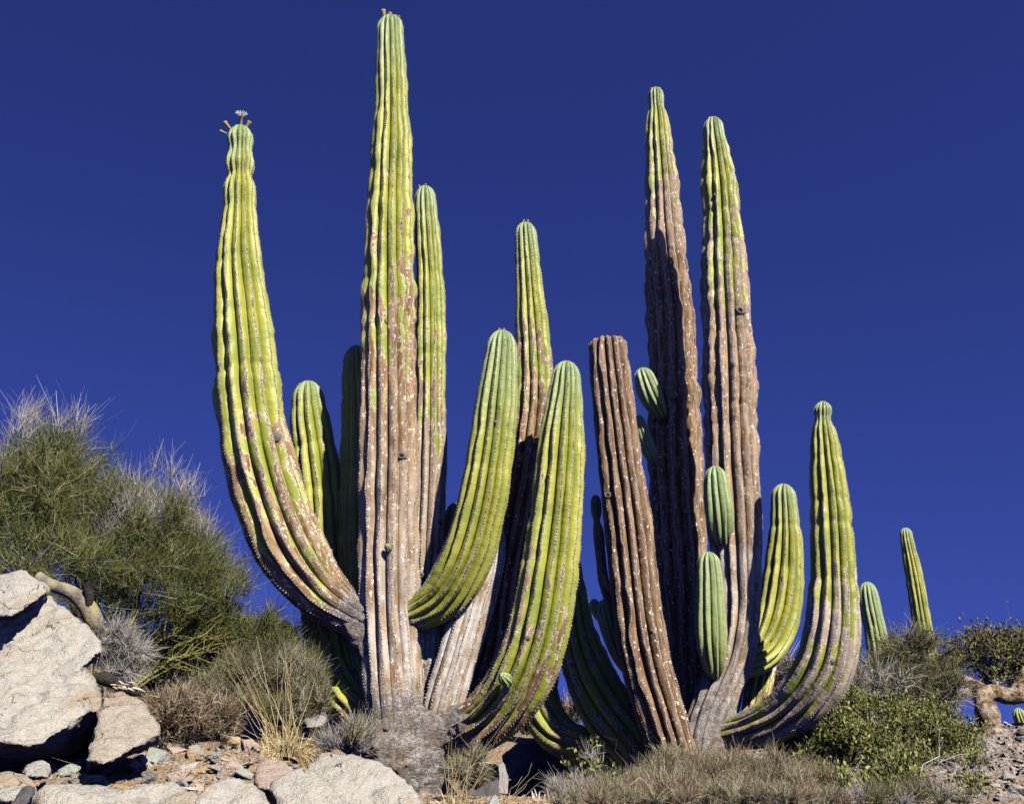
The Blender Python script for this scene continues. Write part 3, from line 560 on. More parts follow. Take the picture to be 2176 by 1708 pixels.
boulder('small rounded grey-white rock beneath the huge boulder', [
    [(46,1640,6.2),(55,1622,6.3),(82,1611,6.35),(103,1618,6.3),(108,1632,6.2),(100,1650,6.05),(60,1655,6.0),(80,1625,6.7),(105,1650,6.6),(50,1660,6.6)]], M_GRAN, .02, .01, 3, 8)
boulder('tilted pale block with a dark grey front face beside the slab', [
    [(-40,1650,5.6),(20,1638,5.75),(62,1640,5.75),(84,1668,5.6),(76,1690,5.4),(30,1700,5.25),(0,1694,5.3),(-40,1690,5.3),(5,1740,5.5),(70,1740,5.6),(80,1700,6.1),(-40,1740,6),(-30,1660,6.2)]], M_GRAN, .02, .012, 1, 9)
boulder('dark grey rock set into the pale tilted block', [
    [(22,1700,5.2),(48,1668,5.3),(74,1664,5.32),(82,1680,5.28),(62,1715,5.1),(20,1730,5.05),(60,1700,5.6),(30,1720,5.6)]], M_DARK_SHADE, .018, .012, 1, 10)
boulder('upright grey stone lit by sun in the shade of the cactus', [
    [(1056,1620,10.2),(1068,1613,10.25),(1078,1622,10.25),(1082,1650,10.1),(1080,1690,10.0),(1054,1690,10.0),(1060,1630,10.5),(1078,1670,10.5)]], M_GREY, .018, .012, 3, 11)
boulder('big rounded rock darkened for shade beneath the curved cactus arm', [
    [(985,1660,11.05),(1010,1630,11.15),(1045,1614,11.2),(1066,1632,11.15),(1070,1690,10.95),(1000,1710,10.9),(1030,1640,11.7),(1066,1700,11.6)]], M_DARK_SHADE, .03, .02, 3, 12)  # shade under the arm is put into the rock colour
boulder('broad rock darkened for shade behind the young leafy shrub', [
    [(1080,1665,15.35),(1105,1625,15.4),(1150,1614,15.45),(1200,1630,15.4),(1250,1680,15.3),(1240,1725,15.25),(1085,1725,15.3),(1120,1650,16.2),(1220,1680,16.2)]], M_DARK_SHADE, .04, .03, 3, 13)  # near-black base colour paints in the shade of the hollow
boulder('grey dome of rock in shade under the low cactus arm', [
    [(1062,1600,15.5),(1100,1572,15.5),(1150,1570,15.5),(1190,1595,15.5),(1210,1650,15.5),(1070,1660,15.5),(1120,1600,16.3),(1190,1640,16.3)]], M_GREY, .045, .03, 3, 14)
boulder('pointed greenish stone at the foot of the dry grass stalks', [
    [(1032,1710,7.6),(1042,1690,7.7),(1052,1681,7.75),(1064,1692,7.7),(1072,1715,7.6),(1050,1740,7.5),(1050,1700,8),(1070,1730,8)]], M_GRN, .016, .01, 1, 15)
boulder('pale weathered rock half hidden in dry grass near the cactus foot', [
    [(640,1520,10.6),(655,1498,10.7),(680,1500,10.7),(698,1520,10.6),(690,1545,10.4),(650,1548,10.4),(670,1510,11),(690,1540,11)]], M_GREY, .025, .02, 2, 16)

# loose stones: shared shapes, every stone an object of its own
def stone_mesh(seed, flat):
    rng = random.Random(seed); bm = bmesh.new()
    hull_bm(bm, [Vector((rng.gauss(0, 1), rng.gauss(0, 1), rng.gauss(0, 1))).normalized()*rng.uniform(.85, 1) for _ in range(rng.randint(9, 14))])
    bmesh.ops.bevel(bm, geom=list(bm.edges), offset=.07, segments=1, affect='EDGES', profile=.5)
    for v in bm.verts: v.co.z *= flat
    bmesh.ops.triangulate(bm, faces=bm.faces)
    me = bpy.data.meshes.new('stone'); bm.to_mesh(me); bm.free(); return me
SHAPES = [stone_mesh(i, (.75, .55, .45, .65, .9)[i % 5]) for i in range(10)]
SMESH = {}
def stone(p, r, mat, label, group, rng, sink=.35, shape=None):
    k = (rng.randrange(10) if shape is None else shape, mat.name)
    if k not in SMESH: SMESH[k] = SHAPES[k[0]].copy(); SMESH[k].materials.append(mat)
    o = bpy.data.objects.new('stone', SMESH[k]); COL.objects.link(o)
    o.location = (p[0], p[1], p[2] + r*(.5-sink)); s = r
    o.scale = (s*rng.uniform(.9, 1.35), s*rng.uniform(.8, 1.2), s*rng.uniform(.75, 1.1)); o.rotation_euler = (rng.uniform(-.4, .4), rng.uniform(-.4, .4), rng.uniform(0, 6.28))
    return tag(o, label, 'stone', group)
rng = random.Random(4)
KINDS = {'tan': (S_TAN, 'tan angular stone on the gravel slope below the brown shrub', 'tan stones on the left slope'),
         'grn': (S_GRN, 'greenish stone on the gravel slope below the brown shrub', 'greenish stones on the left slope'),
         'red': (S_RED, 'pinkish stone on the gravel slope below the brown shrub', 'pinkish stones on the left slope'),
         'gry': (S_GREY, 'grey stone on the gravel slope below the brown shrub', 'grey stones on the left slope'),
         'wht': (S_GRAN, 'pale granite stone on the gravel slope below the brown shrub', 'pale stones on the left slope')}
named = [(330,1622,44,'grn','big green-veined angular stone below the rounded buff boulder'), (350,1575,20,'tan','tan wedge of rock beside the overhang of the buff boulder'),
         (418,1640,26,'tan','rough orange-brown stone standing on end above the domed boulder'), (140,1640,36,'tan','wide tan stone beside the rounded grey-white rock'),
         (375,1652,26,'red','pinkish grey wedge stone resting above the broad slab'), (200,1662,30,'wht','low pale stone lying behind the broad slab'),
         (455,1618,22,'gry','rounded greenish grey stone between the brown shrub and domed boulder'), (410,1610,24,'tan','flat orange-topped stone with a dark gap beneath'),
         (10,1628,26,'tan','tan stone at the shaded foot of the huge boulder'), (390,1676,22,'gry','flat grey stone tucked behind the broad slab'), (265,1640,34,'tan','broad tan stone below the rounded buff boulder')]
for px, py, rp, k, lab in named:
    g = ground(px, py)
    if g is not None: stone(g, rp*mpp(px, py, g[1]), KINDS[k][0], lab, None, rng, .3)
cnt = 0
while cnt < 150:
    px, py = rng.uniform(60, 690), rng.uniform(1572, 1700)
    if px < 200 and py < 1625: continue
    g = ground(px, py)
    if g is None or g[1] > 10: continue
    k = rng.choice(['tan', 'tan', 'tan', 'grn', 'red', 'red', 'gry', 'wht', 'wht']); r = rng.choice((7, 8, 10, 12, 15, 19, 25, 31))*mpp(px, py, g[1])
    lab = KINDS[k][1]; w = 'flat chip-sized ' if r < .026 else 'fist-sized ' if r < .042 else 'large '; stone(g, r, KINDS[k][0], w + lab, w + KINDS[k][2], rng, .12); cnt += 1
SCREE = {'gry': (S_GREY, 'grey angular stone on the scree slope below the pale-trunked tree', 'grey scree stones'), 'red': (S_RED, 'brownish pink stone on the scree slope below the pale-trunked tree', 'brownish scree stones'),
         'wht': (S_GRAN, 'pale stone on the scree slope below the pale-trunked tree', 'pale scree stones'), 'drk': (S_DARK, 'dark stone on the scree slope below the pale-trunked tree', 'dark scree stones')}
cnt = 0
while cnt < 125:
    px, py = rng.uniform(2030, 2190), rng.uniform(1535, 1708)
    g = ground(px, py, 9)
    if g is None or g[1] > 27: continue
    k = rng.choice(['gry', 'gry', 'gry', 'red', 'red', 'wht', 'drk']); r = rng.choice((6, 7, 8, 10, 12, 15, 19))*mpp(px, py, g[1])
    lab = SCREE[k][1]; w = 'small ' if r < .055 else 'medium ' if r < .085 else 'large '; stone(g, r, SCREE[k][0], w + lab, w + SCREE[k][2], rng, .15); cnt += 1
SHADE = (S_TAN, 'small stone among the dry grass stalks at the cactus foot', 'stones among the grass stalks')
for _ in range(16):
    px, py = rng.uniform(900, 1170), rng.uniform(1640, 1706); g = ground(px, py)
    if g is not None and g[1] < 12: stone(g, rng.uniform(6, 13)*mpp(px, py, g[1]), rng.choice((S_TAN, S_GREY, S_GRN)), SHADE[1], SHADE[2], rng)
# fine gravel: too small to pick apart
def gravel(n, box, seed, mat, rlo, rhi):
    r = np.random.default_rng(seed); O = np.array([(1,.6,.4),(-.7,1,.3),(-1,-.7,.5),(.8,-1,.35),(1.1,.9,-1),(-1,1.1,-1),(-1.1,-1,-1),(1,-1.1,-1)], float)
    F = np.array([(0,1,2,3),(0,4,5,1),(1,5,6,2),(2,6,7,3),(3,7,4,0)])
    x = r.uniform(box[0], box[1], n); y = r.uniform(box[2], box[3], n); z = hgt(x, y); s = np.exp(r.uniform(math.log(rlo), math.log(rhi), (n, 1, 1)))*r.uniform(.6, 1.3, (n, 1, 3))
    a = r.uniform(0, 6.28, n); ca, sa = np.cos(a), np.sin(a)
    B = (O[None] + r.normal(0, .25, (n, 8, 3)))*s*np.array((1, 1, .8)); tl = r.normal(0, .35, (n, 2)); B[..., 2] += B[..., 0]*tl[:, :1] + B[..., 1]*tl[:, 1:]
    V = np.stack([B[..., 0]*ca[:, None]-B[..., 1]*sa[:, None]+x[:, None], B[..., 0]*sa[:, None]+B[..., 1]*ca[:, None]+y[:, None], B[..., 2]+z[:, None]], -1).reshape(-1, 3)
    T = (F[None] + (np.arange(n)*8)[:, None, None]).reshape(-1, 4)
    return tag(link('gravel', mesh_np('gravel', V, T, None, False), mat), None, None, None, 'stuff')
tag(gravel(12000, (-4.5, .9, 5, 10.5), 1, M_TAN, .004, .014), 'fine tan gravel covering the left slope', 'gravel')
tag(gravel(2500, (-4.5, .9, 5, 10.5), 3, M_RED, .006, .024), 'pinkish gravel chips scattered on the left slope', 'gravel')
tag(gravel(9000, (3.0, 12, 9.5, 25), 2, M_GREY, .012, .05), 'fine grey gravel between the scree stones', 'gravel')
tag(gravel(6000, (3.0, 12, 9.5, 25), 4, M_RED, .012, .05), 'brownish gravel between the scree stones', 'gravel')
# ------------------------------------------------------------------ plants
def twig_mat(name, stops, rough=.85):
    n = NM(name); return n.out(n.ramp(n.attr('cv'), stops), rough, None, .15)
def tubes(P, Rr, rng, sides=3):
    n, k, _ = P.shape; T = np.gradient(P, axis=1); T /= np.linalg.norm(T, axis=2)[..., None] + 1e-9
    a = rng.normal(0, 1, (n, 1, 3)); U = np.cross(T, a); U /= np.linalg.norm(U, axis=2)[..., None] + 1e-9; W = np.cross(T, U)
    ang = np.arange(sides)*2*math.pi/sides
    V = P[:, :, None] + Rr[:, :, None, None]*(np.cos(ang)[:, None]*U[:, :, None] + np.sin(ang)[:, None]*W[:, :, None])
    b = np.arange(n)[:, None, None]*k*sides + np.arange(k-1)[None, :, None]*sides + np.arange(sides)[None, None]
    b2 = np.arange(n)[:, None, None]*k*sides + np.arange(k-1)[None, :, None]*sides + (np.arange(sides)+1)[None, None] % sides
    return V.reshape(-1, 3), np.stack([b, b2, b2+sides, b+sides], -1).reshape(-1, 4)
def unit(v): return v/(np.linalg.norm(v, axis=-1, keepdims=True) + 1e-9)
def blob_points(rng, blobs, n, shell=.5, clump=0):
    """blobs: (px, py, Y, rx px, rz px, ry m) -> points and outward directions, sampled by size"""
    w = np.array([b[3]*b[4] for b in blobs], float); w /= w.sum(); idx = rng.choice(len(blobs), n, p=w)
    c = np.array([at(b[0], b[1], b[2]) for b in blobs])[idx]; k = np.array([mpp(b[0], b[1], b[2]) for b in blobs])
    rad = np.array([(b[3]*kk, b[5], b[4]*kk) for b, kk in zip(blobs, k)])[idx]
    d = unit(rng.normal(0, 1, (n, 3))); r = rng.uniform(0, 1, (n, 1))**shell
    p = c + d*rad*r
    if clump:                                       # twigs gather in tufts, with gaps between
        m = max(4, n//clump); j = rng.integers(0, m, n); p = p[j] + rng.normal(0, .22, (n, 3))*rad.min(1, keepdims=True)[j]; d = unit(d[j] + rng.normal(0, .25, (n, 3)))
    return p, d
def twigs(rng, blobs, n, m, L, r0, up=.6, out=.6, spread=.5, k=3, bend=.25, shell=.5, floor=True, clump=28):
    p, d = blob_points(rng, blobs, n, shell, clump)
    if floor:
        ok = p[:, 2] > hgt(p[:, 0], p[:, 1]) + .02; p, d = p[ok], d[ok]
    D = unit(d*out + np.array((0, 0, up)) + rng.normal(0, .35, d.shape))
    p = np.repeat(p, m, 0); D = unit(np.repeat(D, m, 0) + rng.normal(0, spread, (len(p), 3)))
    ln = L*rng.uniform(.5, 1.3, (len(p), 1)); bd = rng.normal(0, bend, (len(p), 3))
    t = np.linspace(0, 1, k); P = p[:, None] + D[:, None]*ln[:, None]*t[None, :, None] + bd[:, None]*ln[:, None]*(t**2)[None, :, None]
    Rr = r0*rng.uniform(.6, 1.3, (len(p), 1))*(1 - .65*t[None]); cv = np.repeat(rng.uniform(0, 1, len(p)), k*3)
    V, Q = tubes(P, Rr, rng); return V, Q, cv, P
def limb_set(rng, base, targets, r0, sub=4, k=7):
    P, Rr = [], []
    for tgt in targets:
        b = np.asarray(base) + rng.normal(0, r0*1.2, 3)*np.array((1, 1, 0)); v = np.asarray(tgt)-b; t = np.linspace(0, 1, k)[:, None]
        mid = b + v*t + np.array((0, 0, 1))*np.linalg.norm(v)*.12*np.sin(t*math.pi) + rng.normal(0, .04*np.linalg.norm(v), (k, 3))*np.sin(t*math.pi)
        P.append(mid); Rr.append(r0*(1-.8*t[:, 0]))
        for _ in range(sub):
            i = rng.integers(2, k-1); q = mid[i]; l = np.linalg.norm(v)*rng.uniform(.25, .55); d = unit(unit(v) + rng.normal(0, .55, 3))
            P.append(q + d*l*t + rng.normal(0, .06*l, (k, 3))*t); Rr.append(r0*(1-.8*i/k)*.6*(1-.85*t[:, 0]))
    return np.array(P), np.array(Rr)
def leaves(rng, P, n, w, l, up=.8, lo=.3):
    """oval leaves standing on twig polylines P (n,k,3)"""
    i = rng.integers(0, len(P), n); f = rng.uniform(lo, 1, (n, 1)); K = P.shape[1]-1
    j = np.minimum((f[:, 0]*K).astype(int), K-1); g = f*K - j[:, None]; p = P[i, j]*(1-g) + P[i, j+1]*g
    d = unit(np.array((0, 0, up)) + rng.normal(0, .55, (n, 3))); s = unit(np.cross(d, rng.normal(0, 1, (n, 3)))); nn = np.cross(d, s)
    L = l*rng.uniform(.35, 1.35, (n, 1)); W = w*rng.uniform(.5, 1.25, (n, 1))
    V = np.stack([p, p + d*L*.3 + s*W*.42 + nn*W*.12, p + d*L*.7 + s*W*.42 + nn*W*.12, p + d*L, p + d*L*.7 - s*W*.42 + nn*W*.12, p + d*L*.3 - s*W*.42 + nn*W*.12], 1).reshape(-1, 3)
    b = np.arange(n)*6; Q = np.concatenate([np.stack([b, b+1, b+2, b+3], 1), np.stack([b, b+3, b+4, b+5], 1)])
    return V, Q, np.repeat(rng.uniform(0, 1, n), 6)
def plant(name, label, cat, base, group=None): return empty(name, tuple(base), label, cat, group)
def add_twigs(parent, pn, mat, V, Q, cv):
    o = link(pn, mesh_np(pn, V, Q, None, False, dict(cv=cv)), mat, parent); o['kind'] = 'stuff'; return o
def add_limbs(parent, pn, mat, P, Rr, rng, sides=6):
    V, Q = tubes(P, Rr, rng, sides); cv = np.repeat(rng.uniform(0, 1, len(P)), P.shape[1]*sides)
    return link(pn, mesh_np(pn, V, Q, None, True, dict(cv=cv)), mat, parent)
M_PV = twig_mat('palo_twigs', [(0, (.04, .052, .012)), (.45, (.115, .128, .03)), (.8, (.20, .195, .065)), (1, (.38, .34, .23))])
M_PVB = twig_mat('palo_branch', [(0, (.07, .07, .025)), (.6, (.17, .165, .04)), (1, (.28, .25, .08))])
M_GREYT = twig_mat('grey_twigs', [(0, (.16, .14, .12)), (.6, (.34, .31, .28)), (1, (.55, .51, .46))])
M_BRNT = twig_mat('brown_twigs', [(0, (.06, .04, .024)), (.4, (.17, .115, .07)), (.75, (.31, .23, .15)), (1, (.50, .41, .29))])
M_BRUSH = twig_mat('brush_twigs', [(0, (.06, .054, .03)), (.4, (.18, .16, .085)), (.75, (.33, .30, .18)), (1, (.52, .48, .35))])
M_OLIVE = twig_mat('olive_twigs', [(0, (.06, .062, .02)), (.5, (.15, .14, .055)), (.85, (.25, .22, .12)), (1, (.35, .31, .22))])
M_STRAW = twig_mat('straw', [(0, (.34, .22, .08)), (.5, (.56, .42, .20)), (1, (.70, .58, .34))])
M_LEAF = twig_mat('leaf_green', [(0, (.07, .085, .018)), (.5, (.17, .19, .04)), (.85, (.30, .30, .08)), (1, (.36, .34, .13))], .6)
M_LEAF2 = twig_mat('leaf_tree', [(0, (.045, .06, .014)), (.6, (.13, .15, .035)), (1, (.28, .24, .06))], .6)
M_BARKP = NM('pale_bark'); _o = M_BARKP.coord()
M_BARKP = M_BARKP.out(M_BARKP.ramp(M_BARKP.noise(_o, 5, 5, .7), [(.38, (.08, .05, .027)), (.48, (.26, .17, .085)), (.57, (.47, .40, .30)), (.68, (.30, .19, .08))]), .85, M_BARKP.bump(M_BARKP.noise(_o, 7, 5, .7), 1.0, .14))
M_BARKY = NM('yellow_grey_bark'); _o = M_BARKY.coord()
M_BARKY = M_BARKY.out(M_BARKY.ramp(M_BARKY.noise(M_BARKY.vec('MULTIPLY', _o, (2.5, 1, 1)), 5, 4, .6), [(.35, (.13, .11, .085)), (.5, (.25, .215, .16)), (.58, (.33, .265, .075)), (.7, (.24, .20, .11))]), .8, M_BARKY.bump(M_BARKY.noise(_o, 20, 4), .6, .03))
M_CHAR = rock_mat('charred_wood', (.05, .045, .04), (.015, .013, .012), (.09, .07, .05), .5)
M_WOOD = twig_mat('dead_wood', [(0, (.18, .12, .07)), (.5, (.40, .32, .23)), (1, (.62, .55, .45))])

# -- feathery tree on the left
R0 = np.random.default_rng(11)
tb = on_ground(235, 10.2)
pv = plant('feathery_tree', 'feathery olive green tree with pale upright twig tips behind the huge boulder', 'tree', tb)
PB = [(30,1040,9.9,130,95,.8),(110,1000,10.0,85,75,.6),(20,1130,9.8,160,110,.8),(150,1080,10.0,100,110,.7),(300,1095,10.3,105,70,.7),(355,1140,10.4,80,65,.6),(280,1160,10.2,145,85,.7),(400,1185,10.5,65,70,.5),(330,1250,10.3,150,80,.6),(450,1240,10.6,55,65,.5),(100,1220,9.6,140,80,.6),(480,1310,10.7,60,60,.4),(455,1200,10.6,38,45,.35),(485,1265,10.7,35,40,.3),(545,1335,10.8,50,30,.3),(590,1350,10.9,40,28,.3)]
V, Q, cv, _ = twigs(R0, PB, 6000, 6, .21, .0026, .7, .7, .5, 3, .22, .42, clump=18); add_twigs(pv, 'twigs', M_PV, V, Q, cv)
TOPS = [(70,925,9.95,120,40,.6),(160,940,10.0,45,45,.5),(310,1035,10.3,95,30,.5),(400,1085,10.4,50,40,.5),(430,1165,10.5,35,45,.4),(470,1240,10.7,25,50,.3),(40,990,9.9,130,70,.7),(300,1110,10.1,120,70,.5)]
V, Q, cv, _ = twigs(R0, TOPS, 560, 4, .26, .0023, 1.3, .35, .3, 4, .2, .6, clump=7); add_twigs(pv, 'twig_tips', M_GREYT, V, Q, cv)
tg = [at(b[0]+R0.uniform(-40, 40), b[1]+R0.uniform(-30, 30), b[2]) for b in PB for _ in range(4)]
P, Rr = limb_set(R0, tb + np.array((0, 0, .35)), tg, .013, 6); add_limbs(pv, 'branches', M_PVB, P, Rr, R0)
def tube1(path, n=8):
    C = catmull(np.array([[*at(a, b, d), c*mpp(a, b, d)] for a, b, c, d in path]), 8); return C[None, :, :3], C[None, :, 3]
P, Rr = tube1([(80,1225,12,8.9),(110,1243,13,8.9),(150,1258,15,8.95),(178,1280,18,9.0),(198,1315,20,9.05),(200,1370,20,9.2),(195,1480,24,9.3)])
add_limbs(pv, 'trunk', M_BARKY, P, Rr, R0, 14)
P, Rr = tube1([(186,1290,9,8.98),(190,1265,10,8.95),(186,1250,9,8.93),(194,1232,5,8.9)]); add_limbs(pv, 'broken_stub', M_CHAR, P, Rr, R0, 8)
# -- dead grey bush beside the boulder
gb = plant('dead_bush', 'dead silvery grey bush with bare white stems beside the huge boulder', 'bush', on_ground(262, 9.3))
V, Q, cv, _ = twigs(R0, [(255,1390,9.3,45,55,.3),(285,1420,9.3,40,35,.3),(240,1350,9.3,25,45,.25)], 520, 6, .13, .0026, .2, .6, .8, 3, .3); add_twigs(gb, 'twigs', M_GREYT, V, Q, cv)
P, Rr = limb_set(R0, at(262, 1440, 9.3), [at(x, y, 9.2) for x, y in ((228,1312),(240,1318),(222,1340),(262,1345),(300,1395),(310,1405),(250,1320))], .011, 4); add_limbs(gb, 'stems', M_GREYT, P, Rr, R0)
lg = plant('rotten_log', 'rotten log of flaking dark and pale wood below the dead grey bush', 'log', at(255, 1460, 8.8))
P, Rr = tube1([(196,1434,7,8.66),(212,1440,12,8.68),(228,1443,15,8.7),(246,1452,12,8.74),(262,1460,13,8.75),(285,1470,9,8.78),(300,1474,5,8.8)]); add_limbs(lg, 'dark_wood', M_CHAR, P, Rr, R0, 10)
for i in range(16):
    a = R0.uniform(232, 285); b = 1441 + R0.uniform(-2, 22) + (a-240)*.3; w = R0.uniform(1.0, 2.6)
    P, Rr = tube1([(a, b, w, 8.62+R0.uniform(-.03, .03)), (a+R0.uniform(6, 12), b+R0.uniform(0, 6), w*1.2, 8.62), (a+R0.uniform(14, 30), b+R0.uniform(4, 16), .6, 8.66)]); add_limbs(lg, 'pale_splinter', M_WOOD, P, Rr, R0, 4)

# -- shrubs
def shrub(name, label, cat, blobs, base, mats, n, m, L, r0, seed, up=.7, out=.6, spread=.5, limbs=10, lr=.012, k=3, shell=.5, bend=.25):
    r = np.random.default_rng(seed); p = plant(name, label, cat, base)
    for mt, (a, b), f in mats:
        V, Q, cv, P_ = twigs(r, blobs, int(n*f), m, L, r0, up, out, spread, k, bend, shell); add_twigs(p, 'twigs', mt, V, Q, cv)
    tg = [at(b[0]+r.uniform(-.6, .6)*b[3], b[1]+r.uniform(-.6, .4)*b[4], b[2]) for b in blobs if abs(b[2]-base[1]) < 1.2 for _ in range(max(2, limbs//len(blobs)))]
    P, Rr = limb_set(r, base, tg, lr, 3); add_limbs(p, 'branches', mats[0][0], P, Rr, r, 5)
    return p
shrub('brush', 'tall fine grey-green brush in front of the ochre-topped cactus', 'bush', [(590,1455,10.7,50,60,.3),(545,1415,10.8,50,50,.3),(640,1465,10.7,40,65,.3),(520,1450,10.7,50,60,.3),(610,1520,10.5,60,45,.3),(660,1510,10.6,35,50,.3)], on_ground(585, 10.7), [(M_BRUSH, (0, 1), .7), (M_OLIVE, (0, 1), .6)], 2300, 6, .16, .0023, 21, 1.0, .35, .35, 12)
shrub('brush', 'shaded dark brush between the feathery tree and the brown shrub', 'bush', [(370,1410,11.0,60,60,.3),(430,1430,11.0,60,60,.3),(480,1410,11.1,50,60,.3),(350,1455,10.7,60,50,.3),(450,1490,10.6,70,45,.3),(320,1410,10.7,40,60,.3)], on_ground(410, 10.9), [(M_BRUSH, (0, 1), 1.0), (M_BRNT, (0, 1), .25)], 2300, 6, .17, .0025, 22, 1.0, .3, .35, 12)
shrub('brush', 'bright green feathery brush below the feathery tree', 'bush', [(480,1355,10.9,70,45,.3),(540,1372,10.95,50,40,.3),(410,1345,10.8,60,40,.3),(600,1400,11.0,40,35,.3)], on_ground(490, 10.9), [(M_PV, (0, 1), 1.0)], 1700, 6, .18, .0025, 23, .9, .4, .4, 10)
shrub('brush', 'sunlit yellow-green brush far behind the low curved cactus arms', 'bush', [(1200,1520,19,50,45,.7),(1130,1545,19,60,35,.7),(1300,1500,20,40,40,.7),(1080,1520,19,40,50,.7)], on_ground(1190, 19), [(M_OLIVE, (0, 1), .6), (M_STRAW, (0, 1), .4)], 900, 6, .22, .0045, 41, .9, .4, .45, 8, .012)
shrub('brown_shrub', 'low rounded brown shrub with curled dry tips beside the buff boulder', 'bush', [(400,1525,9.4,75,48,.45),(350,1520,9.3,40,40,.35),(460,1530,9.5,45,40,.35)], on_ground(400, 9.4), [(M_BRNT, (0, 1), 1.0)], 1700, 6, .085, .0026, 24, .4, .5, .8, 16, .008, bend=.4)
shrub('grey_shrub', 'small grey spiky shrub between the golden grass and cactus foot', 'bush', [(735,1585,9.0,48,28,.25),(770,1580,9.1,30,28,.2)], on_ground(740, 9.0), [(M_GREYT, (0, 1), .5), (M_BRUSH, (0, 1), .5)], 420, 6, .14, .0024, 25, 1.2, .4, .3, 8, .006)
shrub('grey_shrub', 'fine grey tangle of twigs under the curved cactus arm', 'bush', [(1000,1635,9.6,40,28,.25),(970,1650,9.2,30,25,.25)], on_ground(990, 9.5), [(M_BRUSH, (0, 1), 1.0)], 320, 6, .12, .0024, 26, .5, .5, .6, 8, .006)
shrub('dry_bush', 'wide dry grey-brown bush in front of the right giant cactus', 'bush', [(1440,1665,11.8,90,45,.5),(1550,1655,11.9,80,50,.5),(1640,1660,12.0,80,45,.5),(1720,1680,12.0,70,40,.5),(1490,1625,12.2,60,28,.4),(1590,1640,12.2,60,30,.4),(1380,1680,11.6,50,35,.4),(1360,1690,9.9,70,32,.5),(1480,1685,9.8,100,36,.5),(1600,1688,9.9,100,36,.5),(1720,1692,10.0,90,34,.5),(1300,1700,9.6,60,26,.4),(1460,1700,9.2,120,28,.4),(1640,1700,9.2,120,28,.4)], on_ground(1550, 11.9), [(M_BRNT, (0, 1), .45), (M_BRUSH, (0, 1), .65)], 5200, 6, .15, .0027, 27, .9, .4, .45, 16, .008)
shrub('dry_shrub', 'low straw-brown shrub growing in front of the wide dry bush', 'bush', [(1330,1714,7.4,90,28,.6),(1460,1712,7.2,110,30,.6),(1600,1712,7.2,110,30,.6),(1730,1714,7.3,90,30,.6),(1240,1716,7.3,60,22,.5)], on_ground(1530, 7.7), [(M_BRNT, (0, 1), .6), (M_BRUSH, (0, 1), .4)], 4200, 6, .09, .0018, 51, .9, .4, .5, 10, .005)
shrub('dry_shrub', 'low grey twiggy shrub growing in front of the leafy bush', 'bush', [(1840,1714,7.9,90,28,.5),(1960,1714,8.0,100,28,.5),(2080,1716,8.2,70,24,.5)], on_ground(1940, 8.0), [(M_GREYT, (0, 1), .4), (M_OLIVE, (0, 1), .6)], 1500, 6, .1, .0019, 52, .8, .5, .6, 10, .005)
shrub('twiggy_bush', 'grey-olive twiggy bush in front of the pale cactus column', 'bush', [(1900,1440,18,90,60,.8),(1840,1470,17.5,70,60,.7),(1960,1450,18.5,80,60,.8),(1700,1470,17.5,60,60,.7),(1790,1500,17,80,50,.7),(2010,1480,18.5,50,50,.6),(1920,1390,18.2,60,40,.6),(1660,1480,17.5,40,70,.6)], on_ground(1880, 18), [(M_OLIVE, (0, 1), .75), (M_GREYT, (0, 1), .22)], 3200, 6, .26, .0052, 28, .6, .5, .7, 24, .018, bend=.35)
r = np.random.default_rng(29)
# -- leafy bush on the right
LB = [(1900,1600,14,140,70,.8),(1780,1590,13.6,90,60,.7),(2000,1600,14.5,90,70,.8),(1880,1540,14.6,110,50,.7),(1980,1545,15,80,45,.7),(1740,1650,13.2,70,50,.6),(1900,1670,13.2,130,50,.7),(2030,1660,13.8,70,50,.7),(1700,1600,13.8,60,40,.5),(1800,1530,14.4,60,35,.4),(2080,1690,13,70,30,.5),(1830,1690,10.2,80,34,.5),(1950,1690,10.4,90,34,.5),(2050,1695,10.6,60,28,.5),(1880,1700,9.6,110,26,.4)]
lb = plant('leafy_bush', 'dense bush of small upright yellow-green leaves below the curved cactus arm', 'bush', on_ground(1890, 14))
V, Q, cv, P_ = twigs(r, LB, 2300, 5, .24, .0035, .9, .4, .45, 4); add_twigs(lb, 'twigs', M_OLIVE, V, Q, cv)
V, Q, cv = leaves(r, P_, 30000, .024, .044); add_twigs(lb, 'foliage', M_LEAF, V, Q, cv)
P, Rr = limb_set(r, on_ground(1890, 14), [at(b[0]+r.uniform(-60, 60), b[1]+r.uniform(-40, 20), b[2]) for b in LB if b[2] > 12.5 for _ in range(3)], .012, 3); add_limbs(lb, 'branches', M_GREYT, P, Rr, r)
db = plant('dead_branch', 'tangle of bare silvery branches lying low at the edge of the leafy bush', 'branch', at(1960, 1690, 12.2))
P, Rr = limb_set(r, at(1930, 1690, 12.2), [at(x, y, d) for x, y, d in ((2120,1640,12.2),(2080,1700,12),(2150,1680,12.4),(2010,1640,12.2),(1850,1690,12),(2060,1600,12.6))], .007, 5); add_limbs(db, 'branches', M_GREYT, P, Rr, r)
